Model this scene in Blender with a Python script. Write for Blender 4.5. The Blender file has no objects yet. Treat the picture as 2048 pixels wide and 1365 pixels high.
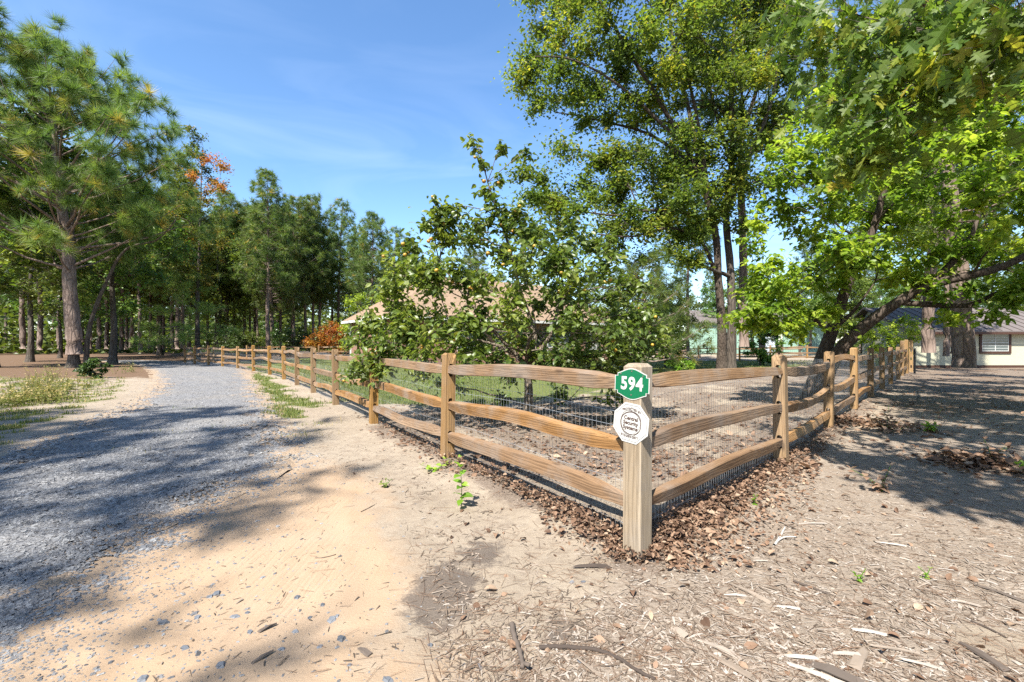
import bpy, bmesh, math, random
import numpy as np
from mathutils import Matrix, Vector

S = bpy.context.scene
COL = S.collection
rng = np.random.default_rng(7)
random.seed(7)

# ------------------------------------------------------------------ camera, sky, sun, exposure
cam_d = bpy.data.cameras.new("camera")
cam_d.lens = 16.0
cam_d.sensor_width = 36.0
cam_d.shift_y = 0.0032
cam_d.clip_start = 0.05
cam_d.clip_end = 3000
cam = bpy.data.objects.new("camera", cam_d)
COL.objects.link(cam)
CAM_H = 1.4
cam.location = (0, 0, CAM_H)
cam.rotation_euler = (math.radians(90), 0, 0)
S.camera = cam

SUN_SHADOW = np.array((0.32, 0.70, -1.0))          # way the light travels
SUN_EL = math.atan2(1.0, math.hypot(0.32, 0.70))
SUN_AZ = math.atan2(-0.32, -0.70)                   # clockwise from +Y, towards the sun
world = bpy.data.worlds.new("World")
S.world = world
world.use_nodes = True
wn = world.node_tree
for n in list(wn.nodes):
    wn.nodes.remove(n)
w_out = wn.nodes.new("ShaderNodeOutputWorld")
w_bg = wn.nodes.new("ShaderNodeBackground")
w_sky = wn.nodes.new("ShaderNodeTexSky")
w_sky.sky_type = 'NISHITA'
w_sky.sun_disc = False
w_sky.sun_elevation = SUN_EL
w_sky.sun_rotation = SUN_AZ
w_sky.altitude = 100
w_sky.air_density = 1.0
w_sky.dust_density = 0.6
w_sky.ozone_density = 2.5
w_bg.inputs["Strength"].default_value = 0.106
# thin cirrus, brightest low over the trees
w_tc = wn.nodes.new("ShaderNodeTexCoord")
w_map = wn.nodes.new("ShaderNodeMapping")
w_map.inputs["Rotation"].default_value = (0.2, 0.5, 0.3)
w_map.inputs["Scale"].default_value = (1.6, 2.2, 6.0)
w_no = wn.nodes.new("ShaderNodeTexNoise")
w_no.inputs["Scale"].default_value = 1.5
w_no.inputs["Detail"].default_value = 8
w_no.inputs["Distortion"].default_value = 1.2
w_rm = wn.nodes.new("ShaderNodeMapRange")
w_rm.inputs["From Min"].default_value = 0.45
w_rm.inputs["From Max"].default_value = 0.85
w_rm.inputs["To Max"].default_value = 0.30
w_sep = wn.nodes.new("ShaderNodeSeparateXYZ")
w_el = wn.nodes.new("ShaderNodeMapRange")
w_el.inputs["From Min"].default_value = 0.62
w_el.inputs["From Max"].default_value = 0.12
w_mul = wn.nodes.new("ShaderNodeMath")
w_mul.operation = 'MULTIPLY'
w_mix = wn.nodes.new("ShaderNodeMixRGB")
w_mix.inputs["Color2"].default_value = (5.6, 6.3, 7.4, 1)
w_gam = wn.nodes.new("ShaderNodeHueSaturation")
w_gam.inputs["Saturation"].default_value = 1.14
L = wn.links.new
L(w_tc.outputs["Generated"], w_map.inputs["Vector"])
L(w_map.outputs["Vector"], w_no.inputs["Vector"])
L(w_no.outputs["Fac"], w_rm.inputs["Value"])
L(w_tc.outputs["Generated"], w_sep.inputs["Vector"])
L(w_sep.outputs["Z"], w_el.inputs["Value"])
L(w_rm.outputs["Result"], w_mul.inputs[0])
L(w_el.outputs["Result"], w_mul.inputs[1])
L(w_mul.outputs["Value"], w_mix.inputs["Fac"])
L(w_sky.outputs["Color"], w_gam.inputs["Color"])
L(w_gam.outputs["Color"], w_mix.inputs["Color1"])
L(w_mix.outputs["Color"], w_bg.inputs["Color"])
L(w_bg.outputs["Background"], w_out.inputs["Surface"])

sun_d = bpy.data.lights.new("sun", 'SUN')
sun_d.energy = 5.0
sun_d.angle = math.radians(0.53)
sun_d.color = (1.0, 0.95, 0.87)
sun = bpy.data.objects.new("sun", sun_d)
COL.objects.link(sun)
sun.location = (-20, -40, 60)
sun.rotation_euler = Vector(SUN_SHADOW).to_track_quat('-Z', 'Y').to_euler()

S.view_settings.view_transform = 'Standard'
S.view_settings.look = 'None'
S.view_settings.gamma = 1.0
S.view_settings.use_curve_mapping = False
S.view_settings.exposure = 1.5
S.render.engine = 'CYCLES'
S.cycles.max_bounces = 8
S.cycles.diffuse_bounces = 3
S.cycles.glossy_bounces = 2
S.cycles.transmission_bounces = 4
S.cycles.transparent_max_bounces = 6
S.cycles.caustics_reflective = False
S.cycles.caustics_refractive = False
S.cycles.use_denoising = False

# ------------------------------------------------------------------ helpers
FPX, HZ, CX = 910.0, 689.0, 1024.0


def G(x, y):
    """Ground point seen at a photograph pixel."""
    d = FPX * CAM_H / (y - HZ)
    return np.array(((x - CX) * d / FPX, d, 0.0))


def A(x, y, d):
    """Point at distance d seen at a photograph pixel."""
    return np.array(((x - CX) * d / FPX, d, CAM_H - (y - HZ) * d / FPX))


def nrm(v):
    v = np.asarray(v, float)
    return v / np.maximum(np.linalg.norm(v, axis=-1, keepdims=True), 1e-9)


class Buf:
    """Collects vertices, faces and a per-vertex tint, then makes one mesh."""
    def __init__(self):
        self.V, self.F, self.T, self.n = [], {}, [], 0

    def add(self, V, faces, tint=0.5):
        V = np.asarray(V, float).reshape(-1, 3)
        for F in (faces if isinstance(faces, list) else [faces]):
            F = np.asarray(F, int)
            if F.size:
                self.F.setdefault(F.shape[1], []).append(F + self.n)
        self.V.append(V)
        t = np.asarray(tint, float)
        self.T.append(np.full(len(V), float(t)) if t.ndim == 0 else t.reshape(-1))
        self.n += len(V)

    def mesh(self, name, mat, smooth=False):
        me = bpy.data.meshes.new(name)
        V = np.concatenate(self.V)
        me.vertices.add(len(V))
        me.vertices.foreach_set("co", V.astype(np.float32).ravel())
        loops, starts, tot = [], [], 0
        for k, L_ in sorted(self.F.items()):
            F = np.concatenate(L_)
            loops.append(F.ravel())
            starts.append(tot + np.arange(len(F)) * k)
            tot += F.size
        loops = np.concatenate(loops)
        starts = np.concatenate(starts)
        me.loops.add(len(loops))
        me.loops.foreach_set("vertex_index", loops.astype(np.int32))
        me.polygons.add(len(starts))
        me.polygons.foreach_set("loop_start", starts.astype(np.int32))
        me.polygons.foreach_set("use_smooth", np.full(len(starts), bool(smooth)))
        a = me.attributes.new("tint", 'FLOAT', 'POINT')
        a.data.foreach_set("value", np.concatenate(self.T).astype(np.float32))
        me.update(calc_edges=True)
        for m in (mat if isinstance(mat, (list, tuple)) else [mat]):
            me.materials.append(m)
        return me


def obj(name, me, parent=None, kind=None, label=None):
    o = bpy.data.objects.new(name, me)
    COL.objects.link(o)
    if parent is not None:
        o.parent = parent
    if kind:
        o["kind"] = kind
    if label:
        o["label"] = label
    return o


def tag(o, label, cat, group=None, kind=None):
    o["label"] = label
    o["category"] = cat
    if group:
        o["group"] = group
    if kind:
        o["kind"] = kind
    return o


def thing(name, label, cat, loc=(0, 0, 0), group=None, rz=0.0):
    o = bpy.data.objects.new(name, None)
    o.empty_display_size = 0.2
    COL.objects.link(o)
    o.location = tuple(float(c) for c in loc)
    o.rotation_euler = (0, 0, rz)
    return tag(o, label, cat, group)


def copy_tree(o, loc, rz, sc, label, group=None):
    kids = list(o.children)
    c = o.copy()
    COL.objects.link(c)
    c.location = tuple(float(v) for v in loc)
    c.rotation_euler = (0, 0, rz)
    c.scale = (sc, sc, sc) if np.ndim(sc) == 0 else sc
    c["label"] = label
    if group:
        c["group"] = group
    elif "group" in c:
        del c["group"]
    for k in kids:
        d = k.copy()
        COL.objects.link(d)
        d.parent = c
    return c


def tube(path, rad, sides=6, cap=True):
    P = np.asarray(path, float)
    n = len(P)
    R = np.broadcast_to(np.asarray(rad, float), (n,))
    T = nrm(np.gradient(P, axis=0))
    ref = np.array((1.0, 0.0, 0.0)) if abs(T[:, 2]).mean() > 0.7 else np.array((0, 0, 1.0))
    X = nrm(np.cross(T, ref))
    Y = np.cross(T, X)
    a = np.arange(sides) * 2 * np.pi / sides
    V = P[:, None] + R[:, None, None] * (np.cos(a)[None, :, None] * X[:, None] + np.sin(a)[None, :, None] * Y[:, None])
    V = V.reshape(-1, 3)
    i = np.arange(n - 1)[:, None] * sides
    j = np.arange(sides)[None]
    k = (np.arange(sides) + 1)[None] % sides
    F = np.stack([i + j, i + k, i + sides + k, i + sides + j], -1).reshape(-1, 4)
    if cap:
        V = np.concatenate([V, P[-1:]])
        m = (n - 1) * sides
        jj = np.arange(sides)
        C = np.stack([m + jj, m + (jj + 1) % sides, np.full(sides, n * sides)], -1)
        return V, [F, C]
    return V, [F]


def sticks(P0, P1, r0, r1, sides=3):
    """Many straight tapering rods at once."""
    P0 = np.asarray(P0, float)
    P1 = np.asarray(P1, float)
    n = len(P0)
    T = nrm(P1 - P0)
    X = nrm(np.cross(T, np.array((0.31, 0.17, 0.93))))
    Y = np.cross(T, X)
    a = np.arange(sides) * 2 * np.pi / sides
    ring = np.cos(a)[None, :, None] * X[:, None] + np.sin(a)[None, :, None] * Y[:, None]
    r0 = np.broadcast_to(np.asarray(r0, float), (n,))[:, None, None]
    r1 = np.broadcast_to(np.asarray(r1, float), (n,))[:, None, None]
    V = np.concatenate([P0[:, None] + ring * r0, P1[:, None] + ring * r1], 1)
    j = np.arange(sides)
    k = (j + 1) % sides
    f = np.stack([j, k, k + sides, j + sides], -1)
    F = (np.arange(n)[:, None, None] * 2 * sides + f[None]).reshape(-1, 4)
    return V.reshape(-1, 3), [F]


def smooth_path(pts, step=0.35):
    P = np.asarray(pts, float)
    Q = np.concatenate([[2 * P[0] - P[1]], P, [2 * P[-1] - P[-2]]])
    out = []
    for i in range(1, len(Q) - 2):
        p0, p1, p2, p3 = Q[i - 1:i + 3]
        n = max(2, int(np.linalg.norm(p2 - p1) / step))
        t = np.arange(n)[:, None] / n
        out.append(0.5 * (2 * p1 + (p2 - p0) * t + (2 * p0 - 5 * p1 + 4 * p2 - p3) * t ** 2 + (3 * p1 - p0 - 3 * p2 + p3) * t ** 3))
    out.append(P[-1:])
    return np.concatenate(out)


def scatter(tpl, faces, pos, ydir, up, scale, tint):
    """Copies of a small template laid out along ydir with their faces towards up."""
    pos = np.asarray(pos, float)
    n = len(pos)
    y = nrm(ydir)
    x = nrm(np.cross(y, up))
    z = np.cross(x, y)
    s = np.asarray(scale, float)
    if s.ndim == 1:
        s = s[:, None]
    s = np.broadcast_to(s, (n, 3)) if s.ndim == 2 else np.full((n, 3), float(s))
    T = tpl[None] * s[:, None]
    V = pos[:, None] + T[..., 0:1] * x[:, None] + T[..., 1:2] * y[:, None] + T[..., 2:3] * z[:, None]
    k = len(tpl)
    F = [(np.arange(n)[:, None, None] * k + f[None]).reshape(-1, f.shape[1]) for f in faces]
    tt = np.repeat(np.broadcast_to(np.asarray(tint, float), (n,)), k)
    return V.reshape(-1, 3), F, tt


def rand_dir(n, r=None):
    r = r or rng
    return nrm(r.normal(size=(n, 3)))


def in_poly(P, poly):
    x, y = P[:, 0], P[:, 1]
    inside = np.zeros(len(P), bool)
    n = len(poly)
    for i in range(n):
        x1, y1 = poly[i][:2]
        x2, y2 = poly[(i + 1) % n][:2]
        c = ((y1 > y) != (y2 > y)) & (x < (x2 - x1) * (y - y1) / (y2 - y1 + 1e-12) + x1)
        inside ^= c
    return inside


def poly_dist(P, poly, closed=True):
    d = np.full(len(P), 1e9)
    n = len(poly)
    for i in range(n if closed else n - 1):
        a = np.asarray(poly[i][:2], float)
        b = np.asarray(poly[(i + 1) % n][:2], float)
        ab = b - a
        t = np.clip(((P - a) @ ab) / (ab @ ab + 1e-12), 0, 1)
        d = np.minimum(d, np.linalg.norm(P - a - t[:, None] * ab, axis=1))
    return d


def sdf(P, poly):
    P = P[:, :2]
    d = poly_dist(P, poly)
    return np.where(in_poly(P, poly), d, -d)


def vnoise(P, scale, seed=0):
    """Cheap smooth noise in 0..1 over the plane."""
    r = np.random.default_rng(seed)
    out = np.zeros(len(P))
    for k in range(7):
        a = r.uniform(0, 2 * np.pi)
        f = r.uniform(0.5, 1.6) / scale
        ph = r.uniform(0, 6.28)
        a2 = r.uniform(0, 2 * np.pi)
        q = (P[:, 0] * math.cos(a) + P[:, 1] * math.sin(a)) * f
        w = (P[:, 0] * math.cos(a2) + P[:, 1] * math.sin(a2)) * f * 0.7
        out += np.sin(q * 6.28 + ph + 1.3 * np.sin(w * 6.28 + ph * 2))
    return 0.5 + out / 9.0


# ------------------------------------------------------------------ materials
class M:
    K = 0.70                                          # overall reflectance of the opaque surfaces
    def __init__(self, name):
        self.m = bpy.data.materials.new(name)
        self.m.use_nodes = True
        self.t = self.m.node_tree
        for n in list(self.t.nodes):
            self.t.nodes.remove(n)
        self.out = self.t.nodes.new("ShaderNodeOutputMaterial")

    def n(self, typ, props=None, **ins):
        nd = self.t.nodes.new("ShaderNode" + typ)
        for k, v in (props or {}).items():
            setattr(nd, k, v)
        for k, v in ins.items():
            self.set(nd, k, v)
        return nd

    def set(self, nd, k, v):
        if isinstance(k, str) and k.startswith("i_"):
            k = int(k[2:])
        elif isinstance(k, str):
            k = k.replace("_", " ")
        s = nd.inputs[k]
        if hasattr(v, "is_output"):
            self.t.links.new(v, s)
        elif isinstance(v, (tuple, list)) and len(v) == 3 and s.type == 'RGBA':
            s.default_value = (*v, 1)
        else:
            s.default_value = v

    def mix(self, f, a, b, mode='MIX'):
        nd = self.n("MixRGB", {"blend_type": mode}, Fac=f, Color1=a, Color2=b)
        return nd.outputs[0]

    def math(self, op, a, b=0.0, clamp=False):
        nd = self.n("Math", {"operation": op, "use_clamp": clamp}, i_0=a, i_1=b)
        return nd.outputs[0]

    def ramp(self, f, stops, interp='LINEAR'):
        nd = self.n("ValToRGB", None, Fac=f)
        cr = nd.color_ramp
        cr.interpolation = interp
        while len(cr.elements) < len(stops):
            cr.elements.new(0.5)
        for e, (p, c) in zip(cr.elements, stops):
            e.position = p
            e.color = (*c, 1) if len(c) == 3 else c
        return nd.outputs["Color"]

    def coord(self, kind="Object", scale=(1, 1, 1), rot=(0, 0, 0), rand=False):
        c = self.n("TexCoord").outputs[kind]
        if rand:
            oi = self.n("ObjectInfo").outputs["Random"]
            off = self.n("CombineXYZ", None, X=self.math('MULTIPLY', oi, 37.0), Y=self.math('MULTIPLY', oi, 91.0), Z=self.math('MULTIPLY', oi, 53.0)).outputs[0]
            c = self.n("VectorMath", {"operation": 'ADD'}, i_0=c, i_1=off).outputs[0]
        return self.n("Mapping", None, Vector=c, Scale=scale, Rotation=rot).outputs[0]

    def noise(self, vec, scale, detail=4, rough=0.6, dist=0.0):
        return self.n("TexNoise", None, Vector=vec, Scale=scale, Detail=detail, Roughness=rough, Distortion=dist).outputs["Fac"]

    def bsdf(self, color, rough=0.8, spec=0.3, bump=None, bstr=0.4, bdist=0.02, **kw):
        color = self.mix(1.0, color, (self.K, self.K, self.K), 'MULTIPLY')
        b = self.n("BsdfPrincipled", None, Base_Color=color, Roughness=rough)
        b.inputs["Specular IOR Level"].default_value = spec
        for k, v in kw.items():
            self.set(b, k, v)
        if bump is not None:
            bp = self.n("Bump", None, Height=bump, Strength=bstr, Distance=bdist)
            self.t.links.new(bp.outputs[0], b.inputs["Normal"])
        self.t.links.new(b.outputs[0], self.out.inputs["Surface"])
        return b

    def surface(self, sh):
        self.t.links.new(sh, self.out.inputs["Surface"])


def leaf_mat(name, stops, rough=0.45, spec=0.4, trans=0.3, trans_tint=(1.0, 1.0, 0.55), jitter=0.25):
    m = M(name)
    at = m.n("Attribute", {"attribute_name": "tint"}).outputs["Fac"]
    c = m.ramp(at, stops)
    if jitter:
        oi = m.n("ObjectInfo").outputs["Random"]
        hv = m.n("HueSaturation", None, Hue=m.math('ADD', m.math('MULTIPLY', oi, 0.05 * jitter * 2), 0.5 - 0.05 * jitter), Saturation=1.0,
                 Value=m.math('ADD', m.math('MULTIPLY', oi, jitter), 1.0 - jitter / 2), Color=c)
        c = hv.outputs[0]
    c = m.mix(1.0, c, (0.86, 0.86, 0.86), 'MULTIPLY')
    b = m.n("BsdfPrincipled", None, Base_Color=c, Roughness=rough)
    b.inputs["Specular IOR Level"].default_value = spec
    tc = m.mix(1.0, c, (*trans_tint, 1), 'MULTIPLY')
    tc = m.mix(1.0, tc, (2.1, 2.1, 2.1, 1), 'MULTIPLY')
    tr = m.n("BsdfTranslucent", None, Color=tc)
    mx = m.n("MixShader", None, Fac=trans, i_1=b.outputs[0], i_2=tr.outputs[0])
    m.surface(mx.outputs[0])
    return m.m


MAT_OAK = leaf_mat("oak_leaf", [(0, (0.065, 0.110, 0.022)), (0.45, (0.125, 0.185, 0.03)), (0.8, (0.20, 0.25, 0.04)), (1, (0.33, 0.30, 0.04))], 0.55, 0.3, 0.44)
MAT_PINOAK = leaf_mat("lobed_leaf", [(0, (0.075, 0.13, 0.025)), (0.5, (0.14, 0.21, 0.03)), (0.85, (0.24, 0.28, 0.04)), (1, (0.38, 0.33, 0.05))], 0.45, 0.4, 0.52)
MAT_LIGHT = leaf_mat("bright_leaf", [(0, (0.081, 0.168, 0.021)), (0.5, (0.175, 0.299, 0.032)), (1, (0.364, 0.466, 0.067))], 0.45, 0.4, 0.5)
MAT_PERS = leaf_mat("glossy_leaf", [(0, (0.055, 0.088, 0.017)), (0.5, (0.118, 0.158, 0.028)), (0.85, (0.21, 0.235, 0.042)), (1, (0.38, 0.32, 0.06))], 0.40, 0.45, 0.38)
MAT_DECID = leaf_mat("broad_leaf", [(0, (0.052, 0.098, 0.017)), (0.5, (0.111, 0.176, 0.026)), (1, (0.221, 0.273, 0.048))], 0.45, 0.4, 0.32, jitter=0.5)
MAT_YELGR = leaf_mat("yellow_green_leaf", [(0, (0.143, 0.208, 0.024)), (0.5, (0.273, 0.338, 0.036)), (1, (0.429, 0.455, 0.060))], 0.5, 0.3, 0.4, jitter=0.3)
MAT_MAPLE = leaf_mat("turning_leaf", [(0, (0.065, 0.111, 0.019)), (0.4, (0.130, 0.156, 0.026)), (0.65, (0.338, 0.195, 0.036)), (1, (0.468, 0.169, 0.048))], 0.5, 0.3, 0.35)
MAT_ORANGE = leaf_mat("autumn_leaf", [(0, (0.30, 0.09, 0.02)), (0.5, (0.44, 0.20, 0.03)), (1, (0.48, 0.32, 0.04))], 0.5, 0.3, 0.35)
MAT_DARKSHRUB = leaf_mat("dark_leaf", [(0, (0.026, 0.052, 0.012)), (1, (0.091, 0.143, 0.030))], 0.4, 0.4, 0.2)
MAT_PINE = leaf_mat("pine_needle", [(0, (0.058, 0.105, 0.028)), (0.5, (0.112, 0.168, 0.040)), (0.85, (0.19, 0.23, 0.05)), (1, (0.36, 0.24, 0.06))], 0.5, 0.35, 0.34, jitter=0.3)
MAT_WPINE = leaf_mat("light_pine_needle", [(0, (0.15, 0.24, 0.045)), (1, (0.32, 0.42, 0.10))], 0.5, 0.35, 0.25, jitter=0.2)
MAT_WEED = leaf_mat("weed_leaf", [(0, (0.078, 0.169, 0.018)), (0.5, (0.156, 0.299, 0.030)), (1, (0.338, 0.429, 0.060))], 0.4, 0.4, 0.4, jitter=0.2)
MAT_GRASS = leaf_mat("grass_blade", [(0, (0.05, 0.09, 0.02)), (0.5, (0.12, 0.16, 0.035)), (0.8, (0.22, 0.22, 0.07)), (1, (0.40, 0.31, 0.14))], 0.6, 0.2, 0.25, jitter=0)
MAT_DRY = leaf_mat("dry_leaf", [(0, (0.065, 0.04, 0.028)), (0.4, (0.16, 0.095, 0.06)), (0.75, (0.27, 0.175, 0.115)), (1, (0.38, 0.285, 0.20))], 0.65, 0.2, 0.12, (1, 0.8, 0.6), jitter=0)


def bark_mat(name, dark, mid, light, plate=7.0, zs=0.22):
    m = M(name)
    v = m.coord("Object", (1, 1, zs))
    vo = m.n("TexVoronoi", {"feature": 'DISTANCE_TO_EDGE'}, Vector=v, Scale=plate).outputs["Distance"]
    no = m.noise(m.coord("Object", (1, 1, 0.35)), 3.0, 6, 0.7)
    no2 = m.noise(m.coord("Object", (1, 1, 0.5)), 30.0, 4, 0.7)
    c = m.ramp(no, [(0.3, dark), (0.5, mid), (0.72, light)])
    c = m.mix(m.ramp(vo, [(0.0, (0.75,) * 3), (0.12, (0.0,) * 3)]), c, tuple(x * 0.35 for x in dark))
    c = m.mix(m.math('MULTIPLY', no2, 0.5), c, mid)
    h = m.math('ADD', m.math('MINIMUM', vo, 0.2), m.math('MULTIPLY', no2, 0.15))
    m.bsdf(c, 0.9, 0.15, h, 0.9, 0.12)
    return m.m


MAT_BARK_PINE = bark_mat("pine_bark", (0.15, 0.105, 0.082), (0.26, 0.195, 0.16), (0.40, 0.325, 0.27), 6.0)
MAT_BARK_OAK = bark_mat("oak_bark", (0.08, 0.062, 0.05), (0.135, 0.112, 0.09), (0.24, 0.21, 0.175), 9.0, 0.15)
MAT_BARK_SMOOTH = bark_mat("brown_bark", (0.070, 0.052, 0.040), (0.12, 0.092, 0.072), (0.19, 0.155, 0.125), 12.0, 0.3)
MAT_BARK_PERS = bark_mat("grey_bark", (0.16, 0.13, 0.10), (0.26, 0.21, 0.16), (0.36, 0.31, 0.24), 16.0, 0.3)


def wood_mat(name, dark, mid, light, axis, grey=0.25):
    m = M(name)
    st = [1.0, 1.0, 1.0]
    st[axis] = 0.05
    v = m.coord("Object", tuple(st), rand=True)
    big = m.noise(v, 5.0, 3, 0.5, 0.8)
    grain = m.n("TexWave", {"wave_type": 'RINGS', "rings_direction": 'XYZ'[axis]}, Vector=v, Scale=26.0, Distortion=7.0, Detail=3.0, Detail_Scale=1.5).outputs["Fac"]
    fine = m.noise(v, 90.0, 3, 0.6)
    c = m.ramp(big, [(0.3, dark), (0.5, mid), (0.72, light)])
    c = m.mix(m.math('MULTIPLY', m.ramp(grain, [(0.0, (1,) * 3), (0.45, (0,) * 3)]), 0.6), c, tuple(x * 0.55 for x in dark))
    c = m.mix(m.math('MULTIPLY', m.ramp(fine, [(0.48, (0,) * 3), (0.66, (1,) * 3)]), 0.5), c, tuple(x * 0.5 for x in mid))
    # knots
    kn = m.n("TexVoronoi", None, Vector=m.coord("Object", tuple(0.35 if i == axis else 1.0 for i in range(3)), rand=True), Scale=5.0).outputs["Distance"]
    c = m.mix(m.ramp(kn, [(0.06, (0.8,) * 3), (0.13, (0,) * 3)]), c, tuple(x * 0.45 for x in dark))
    # weathered grey patches
    gp = m.noise(m.coord("Object", (1.2, 1.2, 1.2), rand=True), 2.2, 4, 0.6)
    c = m.mix(m.math('MULTIPLY', m.ramp(gp, [(0.45, (0,) * 3), (0.7, (1,) * 3)]), grey), c, (0.33, 0.29, 0.25))
    oi = m.n("ObjectInfo").outputs["Random"]
    c = m.n("HueSaturation", None, Hue=0.5, Saturation=m.math('ADD', m.math('MULTIPLY', oi, 0.3), 0.85), Value=m.math('ADD', m.math('MULTIPLY', oi, 0.3), 0.85), Color=c).outputs[0]
    h = m.math('ADD', m.math('MULTIPLY', grain, 0.6), fine)
    m.bsdf(c, 0.75, 0.25, h, 0.35, 0.006)
    return m.m


MAT_RAIL = wood_mat("rail_wood", (0.22, 0.12, 0.055), (0.34, 0.20, 0.10), (0.45, 0.29, 0.16), 0, 0.5)
MAT_POST = wood_mat("post_wood", (0.27, 0.15, 0.055), (0.39, 0.225, 0.085), (0.48, 0.30, 0.13), 2, 0.22)
MAT_POST_GREY = wood_mat("weathered_post_wood", (0.31, 0.235, 0.155), (0.42, 0.335, 0.235), (0.51, 0.43, 0.33), 2, 0.5)


def plain(name, col, rough=0.6, spec=0.3, metal=0.0, var=0.12, scale=8.0, bump=0.0):
    m = M(name)
    no = m.noise(m.coord("Object"), scale, 5, 0.6)
    c = m.mix(no, tuple(x * (1 - var) for x in col), tuple(min(1, x * (1 + var)) for x in col))
    m.bsdf(c, rough, spec, no if bump else None, bump, 0.01, Metallic=metal)
    return m.m


MAT_WIRE = plain("galvanised_wire", (0.62, 0.64, 0.66), 0.45, 0.5, 0.6)
MAT_WHITE = plain("white_sign_face", (0.60, 0.60, 0.57), 0.35, 0.5, 0, 0.04, 20)
MAT_GREEN = plain("green_sign_face", (0.0, 0.15, 0.06), 0.3, 0.5, 0, 0.06, 12)
MAT_INK = plain("brown_ink", (0.09, 0.05, 0.04), 0.5, 0.3, 0, 0.15, 60)
MAT_GREYINK = plain("grey_ink", (0.14, 0.145, 0.16), 0.5, 0.3, 0, 0.2, 60)
MAT_SCREW = plain("screw_metal", (0.45, 0.42, 0.36), 0.4, 0.5, 0.9)
MAT_FRUIT = leaf_mat("persimmon_skin", [(0, (0.40, 0.24, 0.03)), (0.5, (0.42, 0.25, 0.03)), (1, (0.42, 0.18, 0.02))], 0.35, 0.5, 0.05)

# ground covers -----------------------------------------------------------------
def tint_mat(name, stops, rough=0.85, spec=0.2, scale=60):
    m = M(name)
    at = m.n("Attribute", {"attribute_name": "tint"}).outputs["Fac"]
    no = m.noise(m.coord("Object"), scale, 3, 0.6)
    c = m.mix(m.math('MULTIPLY', no, 0.35), m.ramp(at, stops), (0.1, 0.09, 0.08))
    m.bsdf(c, rough, spec)
    return m.m


MAT_STONE = tint_mat("gravel_stone", [(0, (0.09, 0.09, 0.095)), (0.4, (0.22, 0.22, 0.225)), (0.75, (0.33, 0.33, 0.33)), (1, (0.47, 0.465, 0.45))], 0.7, 0.35)
MAT_DSTONE = tint_mat("slate_stone", [(0, (0.09, 0.10, 0.115)), (0.6, (0.20, 0.22, 0.25)), (1, (0.36, 0.37, 0.38))], 0.65, 0.4)
MAT_CHIP = tint_mat("wood_chip", [(0, (0.08, 0.06, 0.045)), (0.35, (0.22, 0.165, 0.12)), (0.7, (0.41, 0.335, 0.265)), (1, (0.56, 0.51, 0.45))], 0.85, 0.15)
MAT_STICK = tint_mat("weathered_stick", [(0, (0.05, 0.035, 0.028)), (0.5, (0.20, 0.16, 0.13)), (1, (0.60, 0.56, 0.50))], 0.9, 0.15)


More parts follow.
